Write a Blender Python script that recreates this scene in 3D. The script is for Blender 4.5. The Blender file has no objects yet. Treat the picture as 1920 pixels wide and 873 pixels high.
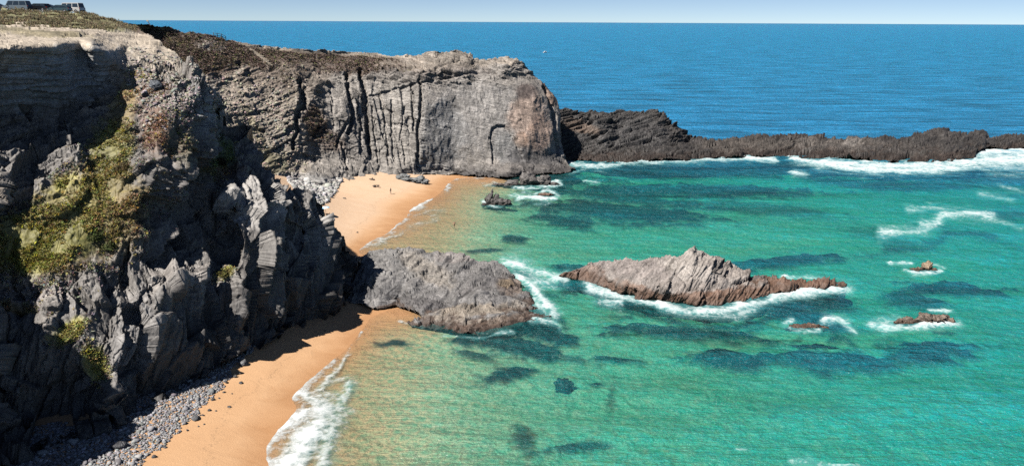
import bpy, bmesh, math, random
import numpy as np
from mathutils import Matrix, Vector
from mathutils.geometry import delaunay_2d_cdt

random.seed(7)
RNG = np.random.default_rng(11)
C = bpy.context.scene.collection
scene = bpy.context.scene

# ------------------------------------------------------------------ camera
CAM = np.array([0.0, 0.0, 45.0])
F = 1371.0                      # focal length in photo pixels (1920 wide)
PITCH, ROLL = 16.12, 0.29
cam_d = bpy.data.cameras.new('camera')
cam_d.sensor_width = 36.0
cam_d.lens = 36.0 * F / 1920.0
cam_d.clip_start = 0.5
cam_d.clip_end = 80000.0
cam = bpy.data.objects.new('camera', cam_d)
C.objects.link(cam)
RM = Matrix.Rotation(math.radians(90 - PITCH), 3, 'X') @ Matrix.Rotation(math.radians(ROLL), 3, 'Z')
cam.matrix_world = Matrix.Translation(CAM.tolist()) @ RM.to_4x4()
scene.camera = cam
RMN = np.array(RM)

# ------------------------------------------------------------------ sky, sun, exposure
SUN = np.array([-0.46, -0.40, 0.79]); SUN /= np.linalg.norm(SUN)
elev = math.asin(SUN[2]); azim = math.atan2(SUN[0], SUN[1])
world = bpy.data.worlds.new('World'); scene.world = world; world.use_nodes = True
wn = world.node_tree.nodes; wl = world.node_tree.links
bgn = wn['Background']
sky = wn.new('ShaderNodeTexSky'); sky.sky_type = 'NISHITA'; sky.sun_disc = False
sky.sun_elevation = elev; sky.sun_rotation = azim
sky.altitude = 0.0; sky.air_density = 0.36; sky.dust_density = 0.0; sky.ozone_density = 1.0
wl.new(sky.outputs[0], bgn.inputs['Color']); bgn.inputs['Strength'].default_value = 0.056
sun_d = bpy.data.lights.new('sun', 'SUN'); sun_d.energy = 5.0; sun_d.angle = math.radians(0.5)
sun_d.color = (1.0, 0.955, 0.89)
sun = bpy.data.objects.new('sun', sun_d); C.objects.link(sun)
sun.rotation_euler = Vector(SUN.tolist()).to_track_quat('Z', 'Y').to_euler()
scene.view_settings.view_transform = 'Standard'; scene.view_settings.look = 'None'
scene.view_settings.exposure = 0.75; scene.view_settings.gamma = 1.0
scene.view_settings.use_curve_mapping = False
try:
    scene.cycles.use_denoising = False; scene.cycles.use_adaptive_sampling = True; scene.cycles.adaptive_threshold = 0.015; scene.cycles.sample_clamp_direct = 3.0; scene.cycles.sample_clamp_indirect = 2.0
    scene.cycles.max_bounces = 8; scene.cycles.diffuse_bounces = 0; scene.cycles.glossy_bounces = 2
    scene.cycles.transparent_max_bounces = 12; scene.cycles.caustics_reflective = False
    scene.cycles.caustics_refractive = False
except Exception:
    pass

# ------------------------------------------------------------------ viewing rays -> world points
def rays(px, py):
    px = np.asarray(px, float); py = np.asarray(py, float)
    loc = np.stack([(px - 960.0) / F, (436.5 - py) / F, -np.ones_like(px)], -1)
    return loc @ RMN.T
def at_z(px, py, z=0.0):
    d = rays(px, py); t = (np.asarray(z, float) - CAM[2]) / d[..., 2]
    return CAM + d * t[..., None]
def at_y(px, py, Y):
    d = rays(px, py); t = np.asarray(Y, float) / d[..., 1]
    return CAM + d * t[..., None]
def lin(r, g, b):
    c = np.array([r, g, b]) / 255.0
    return 0.77 * np.where(c <= 0.04045, c / 12.92, ((c + 0.055) / 1.055) ** 2.4)
def smooth(a, b, x):
    t = np.clip((x - a) / (b - a), 0, 1); return t * t * (3 - 2 * t)

# ------------------------------------------------------------------ noise
def ihash(ix, iy, iz, seed):
    with np.errstate(over='ignore'):
        h = ix.astype(np.uint32) * np.uint32(73856093) ^ iy.astype(np.uint32) * np.uint32(19349663) ^ iz.astype(np.uint32) * np.uint32(83492791)
        h = h ^ np.uint32((seed * 2654435761) & 0xffffffff)
        h = (h ^ (h >> np.uint32(15))) * np.uint32(2246822519)
        h = (h ^ (h >> np.uint32(13))) * np.uint32(3266489917)
        return h ^ (h >> np.uint32(16))
_g = np.random.default_rng(3).normal(size=(256, 3)); GRAD = (_g / np.linalg.norm(_g, axis=1)[:, None]).astype(np.float32)
RND = np.random.default_rng(5).random((1024, 3)).astype(np.float32)
def perlin(p, seed=0):
    p = p.astype(np.float32); i = np.floor(p); f = p - i; i = i.astype(np.int64)
    u = f * f * f * (f * (f * 6 - 15) + 10); r = 0
    for dx in (0, 1):
        wx = u[:, 0] if dx else 1 - u[:, 0]
        for dy in (0, 1):
            wy = u[:, 1] if dy else 1 - u[:, 1]
            for dz in (0, 1):
                wz = u[:, 2] if dz else 1 - u[:, 2]
                g = GRAD[ihash(i[:, 0] + dx, i[:, 1] + dy, i[:, 2] + dz, seed) & np.uint32(255)]
                r = r + wx * wy * wz * (g[:, 0] * (f[:, 0] - dx) + g[:, 1] * (f[:, 1] - dy) + g[:, 2] * (f[:, 2] - dz))
    return r * 1.5
def fbm(p, octv=4, seed=0, gain=0.5):
    a = 1.0; s = 0; n = 0
    for k in range(octv):
        s = s + a * perlin(p * (2.0 ** k), seed + k * 17); n += a; a *= gain
    return s / n
def ridged(p, octv=4, seed=0):
    a = 1.0; s = 0; n = 0
    for k in range(octv):
        s = s + a * (1 - 2 * np.abs(perlin(p * (2.03 ** k), seed + k * 13))); n += a; a *= 0.5
    return s / n
def facets(q, seed=0, jit=0.85):
    """random planar facets: offset of the nearest cell, tilt inside it, and a groove along cell borders"""
    q = q.astype(np.float32); b = np.floor(q - 0.5).astype(np.int64); n = len(q)
    best = np.full(n, 1e9, np.float32); sec = best.copy()
    bh = np.zeros(n, np.uint32); bv = np.zeros((n, 3), np.float32)
    for dx in (0, 1):
        for dy in (0, 1):
            for dz in (0, 1):
                c = b + (dx, dy, dz)
                h = ihash(c[:, 0], c[:, 1], c[:, 2], seed)
                v = q - (c + 0.5 + (RND[h & np.uint32(1023)] - 0.5) * jit)
                d = (v * v).sum(1); m = d < best
                sec = np.where(m, best, np.minimum(sec, d)); best = np.where(m, d, best)
                bh = np.where(m, h, bh); bv[m] = v[m].astype(np.float32)
    r = RND[(bh >> np.uint32(10)) & np.uint32(1023), 0] - 0.5
    tilt = (bv * GRAD[(bh >> np.uint32(5)) & np.uint32(255)]).sum(1)
    groove = 1 - smooth(0.0, 0.06, np.sqrt(sec) - np.sqrt(best))
    return r, tilt, groove
def frame(nb, along):
    nb = np.array(nb, float); nb /= np.linalg.norm(nb)
    a = np.array(along, float); a -= nb * (a @ nb); a /= np.linalg.norm(a)
    return np.stack([a, np.cross(nb, a), nb])        # rows: along bedding, across bedding, through bedding
def slabs(p, fr, size, seed, off=1.0, tilt=0.8, groove=0.5, warp=0.0, wscale=6.0):
    q = p @ fr.T
    if warp:
        q = q + warp * np.stack([perlin(p / wscale, seed + 1), perlin(p / wscale, seed + 2), perlin(p / wscale, seed + 3)], -1)
    r, t, g = facets(q / np.array(size), seed)
    return off * r + tilt * t - groove * g
def saw(p, fr, thick, seed, block=(6.0, 4.0, 2.5), warp=0.25, wscale=3.0):
    """beds of rock seen from their broken edges: each one ramps out and then drops back sharply"""
    q = p @ fr.T; r, _, _ = facets(q / np.array(block), seed)
    s = (q[:, 2] + warp * fbm(p / wscale, 3, seed + 1)) / thick + r * 5.0
    k = np.floor(s); h = RND[(k.astype(np.int64) * 7919 + (r * 4096).astype(np.int64)) % 1024]
    f = s - k; edge = 0.55 + 0.4 * h[:, 1]
    return np.where(f < edge, f / edge, (1 - f) / (1 - edge)) * (0.3 + 0.9 * h[:, 0]) - 0.4
def seg_dist(X, Y, pl):
    """distance to a polyline, and the signed side (positive to the right of travel)"""
    d = np.full(X.shape, 1e9); s = np.zeros(X.shape)
    for (x0, y0), (x1, y1) in zip(pl[:-1], pl[1:]):
        ex, ey = x1 - x0, y1 - y0; L = ex * ex + ey * ey + 1e-9
        t = np.clip(((X - x0) * ex + (Y - y0) * ey) / L, 0, 1)
        dx, dy = X - (x0 + t * ex), Y - (y0 + t * ey); dd = np.sqrt(dx * dx + dy * dy)
        m = dd < d; d = np.where(m, dd, d); s = np.where(m, ex * dy - ey * dx, s)
    return d, np.sign(s)
def in_poly(X, Y, poly):
    r = np.zeros(X.shape, bool); n = len(poly)
    for i in range(n):
        (x0, y0), (x1, y1) = poly[i], poly[(i + 1) % n]
        c = (y0 > Y) != (y1 > Y)
        r ^= c & (X < (x1 - x0) * (Y - y0) / (y1 - y0 + 1e-12) + x0)
    return r
def splat(X, Y, cx, cy, rx, ry, rot=0.0):
    c, s = math.cos(math.radians(rot)), math.sin(math.radians(rot))
    u = ((X - cx) * c + (Y - cy) * s) / rx; v = (-(X - cx) * s + (Y - cy) * c) / ry
    return np.sqrt(u * u + v * v)

# ------------------------------------------------------------------ mesh helpers
def make_mesh(name, V, faces=None, quads=None, tris=None, cols=None, attrs=None, smooth_shade=False):
    me = bpy.data.meshes.new(name)
    V = np.ascontiguousarray(V, np.float32)
    idx, starts, k = [], [], 0
    for arr in (quads, tris):
        if arr is not None and len(arr):
            a = np.asarray(arr, np.int32); n = a.shape[1]
            idx.append(a.ravel()); starts.append(np.arange(len(a), dtype=np.int32) * n + k); k += a.size
    if faces is not None:
        me.from_pydata(V.tolist(), [], faces)
    else:
        idx = np.concatenate(idx); starts = np.concatenate(starts)
        me.vertices.add(len(V)); me.vertices.foreach_set('co', V.ravel())
        me.loops.add(len(idx)); me.loops.foreach_set('vertex_index', idx)
        me.polygons.add(len(starts)); me.polygons.foreach_set('loop_start', starts)
        me.update(calc_edges=True); me.validate()
    if cols is not None:
        a = me.attributes.new('tint', 'FLOAT_COLOR', 'POINT')
        c4 = np.ones((len(V), 4), np.float32); c4[:, :3] = cols; a.data.foreach_set('color', c4.ravel())
    for k_, v_ in (attrs or {}).items():
        a = me.attributes.new(k_, 'FLOAT', 'POINT'); a.data.foreach_set('value', np.ascontiguousarray(v_, np.float32))
    if smooth_shade:
        me.polygons.foreach_set('use_smooth', np.ones(len(me.polygons), bool))
    return me
def link(name, me, mat=None, parent=None, kind=None, label=None, cat=None, group=None, loc=None, rot=None):
    o = bpy.data.objects.new(name, me); C.objects.link(o)
    if mat is not None and me is not None and not me.materials: me.materials.append(mat)
    if parent is not None: o.parent = parent
    if loc is not None: o.location = [float(v) for v in loc]
    if rot is not None: o.rotation_euler = rot
    if kind: o['kind'] = kind
    if label: o['label'] = label
    if cat: o['category'] = cat
    if group: o['group'] = group
    return o

# ------------------------------------------------------------------ materials
class NT:
    def __init__(s, name):
        s.m = bpy.data.materials.new(name); s.m.use_nodes = True
        s.n = s.m.node_tree.nodes; s.l = s.m.node_tree.links; s.n.clear()
        s.out = s.n.new('ShaderNodeOutputMaterial')
    def put(s, sock, v):
        if isinstance(v, bpy.types.NodeSocket): s.l.new(v, sock)
        elif v is not None: sock.default_value = v
    def node(s, t, **kw):
        n = s.n.new(t)
        for k, v in kw.items(): setattr(n, k, v)
        return n
    def math(s, op, a, b=None, c=None, clamp=False):
        n = s.node('ShaderNodeMath', operation=op, use_clamp=clamp)
        s.put(n.inputs[0], a); s.put(n.inputs[1], b); s.put(n.inputs[2], c); return n.outputs[0]
    def mix(s, f, a, b, blend='MIX'):
        n = s.node('ShaderNodeMix', data_type='RGBA', blend_type=blend)
        s.put(n.inputs[0], f); s.put(n.inputs[6], a); s.put(n.inputs[7], b); return n.outputs[2]
    def ramp(s, f, stops, interp='LINEAR'):
        n = s.node('ShaderNodeValToRGB'); cr = n.color_ramp; cr.interpolation = interp
        while len(cr.elements) < len(stops): cr.elements.new(0.5)
        for e, (p, c) in zip(cr.elements, stops):
            e.position = p; e.color = (*c, 1) if not isinstance(c, (int, float)) else (c, c, c, 1)
        s.put(n.inputs[0], f); return n.outputs[0]
    def maprange(s, v, a, b, c=0.0, d=1.0):
        n = s.node('ShaderNodeMapRange'); s.put(n.inputs[0], v)
        for i, x in enumerate((a, b, c, d)): s.put(n.inputs[i + 1], x)
        return n.outputs[0]
    def coords(s, scale=(1, 1, 1), rot=(0, 0, 0)):
        t = s.node('ShaderNodeTexCoord'); mp = s.node('ShaderNodeMapping')
        mp.inputs['Scale'].default_value = scale; mp.inputs['Rotation'].default_value = rot
        s.l.new(t.outputs['Object'], mp.inputs['Vector']); return mp.outputs[0]
    def noise(s, vec, scale, detail=4, rough=0.5, dist=0.0):
        n = s.node('ShaderNodeTexNoise'); s.put(n.inputs['Vector'], vec)
        n.inputs['Scale'].default_value = scale; n.inputs['Detail'].default_value = detail
        n.inputs['Roughness'].default_value = rough; n.inputs['Distortion'].default_value = dist; return n.outputs[0]
    def voro(s, vec, scale, feature='F1', rand=1.0):
        n = s.node('ShaderNodeTexVoronoi', feature=feature); s.put(n.inputs['Vector'], vec)
        n.inputs['Scale'].default_value = scale; n.inputs['Randomness'].default_value = rand; return n.outputs['Distance']
    def attr(s, name, out='Fac'):
        n = s.node('ShaderNodeAttribute', attribute_name=name); return n.outputs[out]
    def bump(s, h, strength, dist, normal=None):
        n = s.node('ShaderNodeBump'); s.put(n.inputs['Height'], h); s.put(n.inputs['Strength'], strength)
        n.inputs['Distance'].default_value = dist
        if normal is not None: s.l.new(normal, n.inputs['Normal'])
        return n.outputs[0]
    def principled(s, col, rough=0.8, spec=0.3, normal=None, metal=0.0):
        n = s.node('ShaderNodeBsdfPrincipled'); s.put(n.inputs['Base Color'], col); s.put(n.inputs['Roughness'], rough)
        n.inputs['Specular IOR Level'].default_value = spec; n.inputs['Metallic'].default_value = metal
        if normal is not None: s.l.new(normal, n.inputs['Normal'])
        s.l.new(n.outputs[0], s.out.inputs[0]); return n

def mat_rock(name, fr, thick=0.35, bump=0.6, var=0.5, beds=0.8):
    t = NT(name); v = t.coords(); tint = t.attr('tint', 'Color')
    e = Matrix([list(r) for r in fr]).transposed().inverted().to_euler() if False else Matrix([list(r) for r in fr]).to_euler()
    vr = t.coords((1, 1, 1), (e.x, e.y, e.z)); mp2 = t.node('ShaderNodeMapping'); t.l.new(vr, mp2.inputs['Vector'])
    mp2.inputs['Scale'].default_value = (0.15 / thick, 0.3 / thick, 1.0 / thick); vs = mp2.outputs[0]
    n1 = t.noise(v, 0.35, 5, 0.6); n2 = t.noise(v, 2.6, 4, 0.65); n3 = t.noise(vs, 1.0, 4, 0.6)
    k = t.maprange(n1, 0.32, 0.68, 1 - 0.5 * var, 1 + 0.5 * var)
    k2 = t.maprange(n2, 0.30, 0.70, 1 - 0.75 * var, 1 + 0.75 * var)
    k3 = t.maprange(n3, 0.3, 0.7, 1 - 0.5 * var, 1 + 0.5 * var)
    kk = t.math('MULTIPLY', t.math('MULTIPLY', k, k2), k3)
    g = t.node('ShaderNodeCombineColor'); [t.put(g.inputs[i], kk) for i in range(3)]
    col = t.mix(1.0, tint, g.outputs[0], 'MULTIPLY')
    vo = t.voro(vs, 0.9, 'DISTANCE_TO_EDGE')
    crack = t.maprange(vo, 0.0, 0.06, 0.0, 1.0)
    h = t.math('ADD', t.math('MULTIPLY', n3, beds), t.math('ADD', t.math('MULTIPLY', n2, 0.35), t.math('MULTIPLY', crack, 0.25)))
    t.principled(col, 0.62, 0.45, t.bump(h, bump, 0.35))
    return t.m
def mat_tint(name, rough=0.85, spec=0.2, trans=False):
    t = NT(name); tint = t.attr('tint', 'Color'); v = t.coords()
    n = t.noise(v, 3.0, 3); k = t.math('MULTIPLY_ADD', n, 0.7, 0.65)
    g = t.node('ShaderNodeCombineColor'); [t.put(g.inputs[i], k) for i in range(3)]
    col = t.mix(1.0, tint, g.outputs[0], 'MULTIPLY')
    p = t.principled(col, rough, spec)
    if trans:
        tr = t.node('ShaderNodeBsdfTranslucent'); t.put(tr.inputs[0], col)
        mx = t.node('ShaderNodeMixShader'); mx.inputs[0].default_value = 0.25
        t.l.new(p.outputs[0], mx.inputs[1]); t.l.new(tr.outputs[0], mx.inputs[2]); t.l.new(mx.outputs[0], t.out.inputs[0])
    return t.m
def mat_plain(name, col, rough=0.6, spec=0.4, metal=0.0, var=0.15, scale=4.0):
    t = NT(name); v = t.coords(); n = t.noise(v, scale, 4)
    a = tuple(float(c) * (1 - var) for c in col) + (1,); b = tuple(min(1, float(c) * (1 + var)) for c in col) + (1,)
    t.principled(t.mix(n, a, b), rough, spec, None, metal); return t.m

# ------------------------------------------------------------------ relief surfaces: a net of surveyed points, meshed finely and broken into rock
def tri_fill(xs, ys, pts, val):
    """linear interpolation of val over the Delaunay triangles of pts, on the grid xs * ys (nan outside)"""
    out = np.full((len(ys), len(xs)), np.nan)
    vv, ee, ff, ov, oe, of = delaunay_2d_cdt([Vector((float(p[0]), float(p[1]))) for p in pts], [], [], 0, 1e-6)
    vv = np.array([[v.x, v.y] for v in vv]); src = [o[0] for o in ov]; val = np.asarray(val)[src]
    for f in ff:
        a, b, c = vv[f[0]], vv[f[1]], vv[f[2]]
        x0, x1 = min(a[0], b[0], c[0]), max(a[0], b[0], c[0]); y0, y1 = min(a[1], b[1], c[1]), max(a[1], b[1], c[1])
        i0, i1 = np.searchsorted(xs, x0 - 1e-6), np.searchsorted(xs, x1 + 1e-6)
        j0, j1 = np.searchsorted(ys, y0 - 1e-6), np.searchsorted(ys, y1 + 1e-6)
        if i0 >= i1 or j0 >= j1: continue
        gx, gy = np.meshgrid(xs[i0:i1], ys[j0:j1])
        D = (b[1] - c[1]) * (a[0] - c[0]) + (c[0] - b[0]) * (a[1] - c[1])
        if abs(D) < 1e-9: continue
        u = ((b[1] - c[1]) * (gx - c[0]) + (c[0] - b[0]) * (gy - c[1])) / D
        w = ((c[1] - a[1]) * (gx - c[0]) + (a[0] - c[0]) * (gy - c[1])) / D
        q = 1 - u - w; m = (u >= -1e-6) & (w >= -1e-6) & (q >= -1e-6)
        sub = out[j0:j1, i0:i1]; r = u * val[f[0]] + w * val[f[1]] + q * val[f[2]]; sub[m] = r[m]
    return out
def blur(a, r):
    if r <= 0: return a
    k = np.exp(-0.5 * (np.arange(-2 * r, 2 * r + 1) / r) ** 2); k /= k.sum()
    m = np.isfinite(a).astype(float); z = np.where(np.isfinite(a), a, 0)
    def cv(x, ax): return np.apply_along_axis(lambda q: np.convolve(q, k, 'same'), ax, x)
    n = cv(cv(z, 0), 1); d = cv(cv(m, 0), 1)
    return np.where(m > 0, n / np.maximum(d, 1e-9), np.nan)
def grid_normals(P):
    du = np.gradient(P, axis=1); dv = np.gradient(P, axis=0)
    n = np.cross(dv, du); L = np.linalg.norm(n, axis=2, keepdims=True); n = n / np.maximum(L, 1e-12)
    return n
def inv_depths(pts):
    """points: (px, py, Y) or (px, py, None, z) -> inverse distance along the lens axis"""
    r = []
    for p in pts:
        d = rays(p[0], p[1]); t = p[2] / d[1] if p[2] is not None else (p[3] - CAM[2]) / d[2]
        r.append(1.0 / t)
    return np.array(r)
def relief(xs, ys, pts, poly, disp, paint, jag=3.0, jag_scale=25.0, soft=3, skirt=((2.0, 0.6), (5.0, 3.0), (9.0, 9.0), (14.0, 26.0)), seed=0):
    gx, gy = np.meshgrid(xs, ys)
    inv = blur(tri_fill(xs, ys, pts, inv_depths(pts)), soft)
    q = np.stack([gx.ravel() / jag_scale, gy.ravel() / jag_scale, np.full(gx.size, 0.37 + seed)], -1)
    jx = (fbm(q, 4, 40 + seed, 0.5) * jag * 1.6).reshape(gx.shape); jy = (fbm(q, 4, 60 + seed, 0.5) * jag * 1.6).reshape(gx.shape)
    inside = in_poly(gx + jx, gy + jy, poly) & np.isfinite(inv)
    inv = np.where(np.isfinite(inv), inv, np.nanmin(inv))
    P = CAM + rays(gx, gy) / inv[..., None]
    N = grid_normals(P)
    ok = inside; cell = ok[:-1, :-1] & ok[1:, :-1] & ok[:-1, 1:] & ok[1:, 1:]
    use = np.zeros_like(ok); use[:-1, :-1] |= cell; use[1:, :-1] |= cell; use[:-1, 1:] |= cell; use[1:, 1:] |= cell
    ids = np.full(use.shape, -1, np.int64); ids[use] = np.arange(use.sum())
    p = P[use]; n = N[use]; ux, uy = gx[use], gy[use]
    p2 = p + n * disp(p, n, ux, uy)[:, None]
    P2 = P.copy(); P2[use] = p2; n2 = grid_normals(P2)[use]
    col = paint(p2, n2, ux, uy)
    a, b, c, d = ids[:-1, :-1][cell], ids[:-1, 1:][cell], ids[1:, 1:][cell], ids[1:, :-1][cell]
    quads = np.stack([a, d, c, b], -1)
    # the back of the rock: open edges run away behind the crest and down
    ed = np.concatenate([quads[:, [0, 1]], quads[:, [1, 2]], quads[:, [2, 3]], quads[:, [3, 0]]])
    key = np.minimum(ed[:, 0], ed[:, 1]) * (len(p) + 1) + np.maximum(ed[:, 0], ed[:, 1])
    un, first, cnt = np.unique(key, return_index=True, return_counts=True)
    be = ed[first[cnt == 1]]
    V = [p2]; COL = [col]; Q = [quads]; base = len(p2)
    bv = np.unique(be); pos = {int(v): k for k, v in enumerate(bv)}
    e0 = np.array([pos[int(v)] for v in be[:, 0]]); e1 = np.array([pos[int(v)] for v in be[:, 1]])
    prev0, prev1 = be[:, 0], be[:, 1]
    away = p2[bv] - CAM; away[:, 2] = 0; away /= np.linalg.norm(away, axis=1)[:, None]
    for (h, dn) in skirt:
        s = p2[bv] + away * h; s[:, 2] -= dn
        s += 0.12 * h * np.stack([perlin(s / 3.0, 71), perlin(s / 3.0, 72), perlin(s / 3.0, 73)], -1)
        V.append(s); COL.append(col[bv]); Q.append(np.stack([prev1, prev0, base + e0, base + e1], -1))
        prev0, prev1 = base + e0, base + e1; base += len(bv)
    return dict(V=np.concatenate(V), Q=np.concatenate(Q), col=np.concatenate(COL), p=p2, n=n2, ux=ux, uy=uy)
def stepped(a, b, fine):
    return np.arange(a, b + fine, fine)

def icorock(seed, sub=1, rough=0.35, squash=(1, 1, 0.7)):
    """an angular stone: convex lumps cut by random planes"""
    bm = bmesh.new(); bmesh.ops.create_icosphere(bm, subdivisions=sub, radius=1.0)
    r = np.random.default_rng(seed); V = np.array([v.co[:] for v in bm.verts]); Fc = np.array([[v.index for v in f.verts] for f in bm.faces]); bm.free()
    for _ in range(9):
        d = r.normal(size=3); d /= np.linalg.norm(d); lim = r.uniform(0.55, 0.92)
        s = V @ d; V = V - np.maximum(s - lim, 0)[:, None] * d
    V = V * (1 + rough * 0.35 * r.normal(size=(len(V), 1)) * (0.5 if sub > 1 else 0.8)) * np.array(squash)
    return V, Fc
def scatter_mesh(name, protos, pos, nrm, scale, cols, spin=True, tip=0.15, rng=RNG):
    """many small pieces joined into one mesh"""
    Vs, Ts, Cs = [], [], []; base = 0; n = len(pos); pick = rng.integers(0, len(protos), n)
    up = nrm / np.linalg.norm(nrm, axis=1)[:, None]; up = up + tip * rng.normal(size=up.shape); up /= np.linalg.norm(up, axis=1)[:, None]
    ang = rng.uniform(0, 2 * np.pi, n) if spin else np.zeros(n)
    ref = np.stack([np.cos(ang), np.sin(ang), np.full(n, 0.01)], -1)
    a = ref - up * (ref * up).sum(1)[:, None]; a /= np.linalg.norm(a, axis=1)[:, None]; b = np.cross(up, a)
    scale = np.asarray(scale)
    if scale.ndim == 1: scale = np.repeat(scale[:, None], 3, 1)
    for k, (V, T) in enumerate(protos):
        s = np.where(pick == k)[0]
        if not len(s): continue
        L = V[None] * scale[s][:, None, :]
        W = L[..., 0:1] * a[s][:, None] + L[..., 1:2] * b[s][:, None] + L[..., 2:3] * up[s][:, None] + pos[s][:, None]
        Vs.append(W.reshape(-1, 3)); Cs.append(np.repeat(cols[s], len(V), 0))
        Ts.append((T[None] + (base + np.arange(len(s)) * len(V))[:, None, None]).reshape(-1, T.shape[1])); base += len(s) * len(V)
    return make_mesh(name, np.concatenate(Vs), tris=np.concatenate(Ts) if Ts[0].shape[1] == 3 else None,
                     quads=np.concatenate(Ts) if Ts[0].shape[1] == 4 else None, cols=np.concatenate(Cs))
def tuft(seed, blades, spread, height, width, lean=0.6):
    r = np.random.default_rng(seed); V, T = [], []
    for k in range(blades):
        a = r.uniform(0, 6.283); rad = r.uniform(0, spread); o = np.array([math.cos(a) * rad, math.sin(a) * rad, -0.05])
        b = r.uniform(0, 6.283); d = np.array([math.cos(b), math.sin(b), 0]); s = np.array([-d[1], d[0], 0]) * width * r.uniform(0.6, 1.2)
        top = o + d * height * lean * r.uniform(0.2, 1) + np.array([0, 0, height * r.uniform(0.5, 1.1)])
        i = len(V); V += [o - s * 0.6, o + s * 0.6, 0.5 * (o + top) + s + d * 0.05, top, 0.5 * (o + top) - s + d * 0.05]
        T += [(i, i + 1, i + 2), (i, i + 2, i + 4), (i + 4, i + 2, i + 3)]
    return np.array(V), np.array(T)
def lump_colours(n, base, var=0.25, rng=RNG, hue=0.08):
    return np.clip(np.array(base) * (1 + var * rng.normal(size=(n, 1))) * (1 + hue * rng.normal(size=(n, 3))), 0.005, 1)

# =================================================================== BEACH AND SEABED
BEACH = [  # (px, py, z): spots whose height above the sea is known
 (505,930,0),(497,840,0),(530,798,0),(562,768,0),(545,745,0),(575,716,0),(615,682,0),(652,652,0),(676,620,0),(692,594,0),(725,580,0),(765,590,0),
 (230,795,2.6),(330,725,2.6),(430,672,2.5),(560,612,2.0),(640,572,1.3),(0,835,3.1),(-200,880,4),(300,870,1.9),(400,800,1.3),(420,900,.9),(500,700,1.3),(560,660,1.05),(610,635,.7),(150,930,3),(-100,960,3.4),
 (660,545,1.2),(640,520,1.5),
 (655,470,.3),(690,455,0),(725,438,0),(745,420,0),(770,393,0),(792,380,0),(822,364,0),(838,347,0),(852,336,0),(900,334,0),(950,338,-.3),
 (560,345,5),(620,340,4),(640,380,2.8),(620,420,2.4),(640,445,1.4),(700,340,2.8),(740,330,2.5),(790,325,1.6),(700,400,1.1),(760,350,1.3),(680,430,.8),(520,335,8),(600,470,2.2),(450,330,12),
 (620,800,-.45),(640,880,-.55),(700,750,-.75),(700,850,-.85),(735,640,-.55),(800,720,-1.1),(850,850,-1.5),(900,750,-1.8),(1000,680,-2.4),(1000,850,-2.5),(1200,800,-3.2),(1200,650,-3.2),
 (1500,800,-4),(1500,680,-4.2),(1900,850,-5),(1900,600,-5.5),(780,430,-.3),(850,385,-.4),(880,420,-.8),(850,455,-.8),(950,380,-1.6),(930,450,-1.8),(1000,420,-2.8),
 (1100,450,-3.4),(1300,430,-3.8),(1500,430,-4.3),(1800,430,-6),(1000,345,-2.2),(1100,340,-5),(1300,340,-6.5),(1500,360,-6.2),(1800,350,-7),(1100,316,-4),(1600,520,-4.8),
 (800,520,-.5),(900,560,-2),(950,620,-2.6),(2100,700,-6),(2100,450,-8),(1300,300,-7),(1700,290,-9),(760,480,-.3)]
_b = np.array([at_z(p[0], p[1], p[2]) for p in BEACH])
def _tps(r2): return r2 * np.log(r2 + 1e-9)
_n = len(_b); _A = np.zeros((_n + 3, _n + 3)); _S = _b[:, :2] / 50.0
_A[:_n, :_n] = _tps(((_S[:, None] - _S[None]) ** 2).sum(-1)) + np.eye(_n) * 0.003
_A[:_n, _n] = 1; _A[:_n, _n + 1:] = _S; _A[_n, :_n] = 1; _A[_n + 1:, :_n] = _S.T
_w = np.linalg.solve(_A, np.concatenate([_b[:, 2], np.zeros(3)]))
def sand_z(x, y):
    x = np.asarray(x, float); y = np.asarray(y, float); S = np.stack([x.ravel(), y.ravel()], -1) / 50.0; z = np.zeros(len(S))
    for i in range(0, len(S), 40000):
        s = S[i:i + 40000]
        z[i:i + 40000] = _tps(((s[:, None] - _S[None]) ** 2).sum(-1)) @ _w[:_n] + _w[_n] + s @ _w[_n + 1:]
    z = np.clip(z, -9, 9).reshape(x.shape)
    out = np.maximum(smooth(255, 290, y), smooth(205, 260, x))
    return z * (1 - out) + out * -16.0
REEFS = [  # dark rock and weed under water: (px, py, rx, ry, tilt, strength, rise towards the surface)
 (1170,378,190,20,2,.85,2.0),(1060,395,70,12,5,.8,1.2),(1290,328,240,14,0,.9,2.5),(1420,360,170,14,4,.55,1.5),(962,433,26,9,-8,1.0,1.0),(905,458,46,4,-8,.75,.3),
 (1085,479,62,9,0,.85,1.4),(1460,461,150,9,-6,.9,2.0),(1380,470,60,9,0,.8,1.6),(1810,499,90,10,2,.95,2.4),(1720,522,75,16,6,.7,2.4),(1365,640,92,16,2,1.0,2.6),(1560,635,170,20,1,.85,2.6),
 (1750,617,110,18,-6,.8,2.4),(970,628,120,20,4,1.0,1.4),(1050,610,34,16,0,1.0,1.4),(738,637,42,6,-4,.95,.35),(945,682,58,13,-14,.8,.9),(1160,643,45,7,3,.75,1.2),(1120,688,17,5,0,.85,1.0),
 (975,790,20,24,30,.5,.6),(1075,800,70,8,-8,.6,.8),(1270,590,180,13,2,.85,1.8),(1540,565,90,16,8,.8,2.4),(1660,410,90,14,10,.35,1.5),(1200,350,220,12,4,.75,2.0),(1010,600,60,16,0,.8,1.4),
 (1110,365,80,10,0,.9,2.0),(1180,335,120,10,0,.8,2.0),(985,845,30,8,0,.25,.3),(890,650,40,10,10,.7,.8),(1060,640,60,10,10,.6,1.0),(1890,360,60,8,0,.4,2)]
WEED = [(1148,705,10,34,6),(1090,797,60,13,-9),(985,795,26,26,0),(940,690,30,8,-10)]
def px_of(p):
    r = (p - CAM) @ RMN; return 960 + F * r[:, 0] / -r[:, 2], 436.5 - F * r[:, 1] / -r[:, 2]
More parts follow.
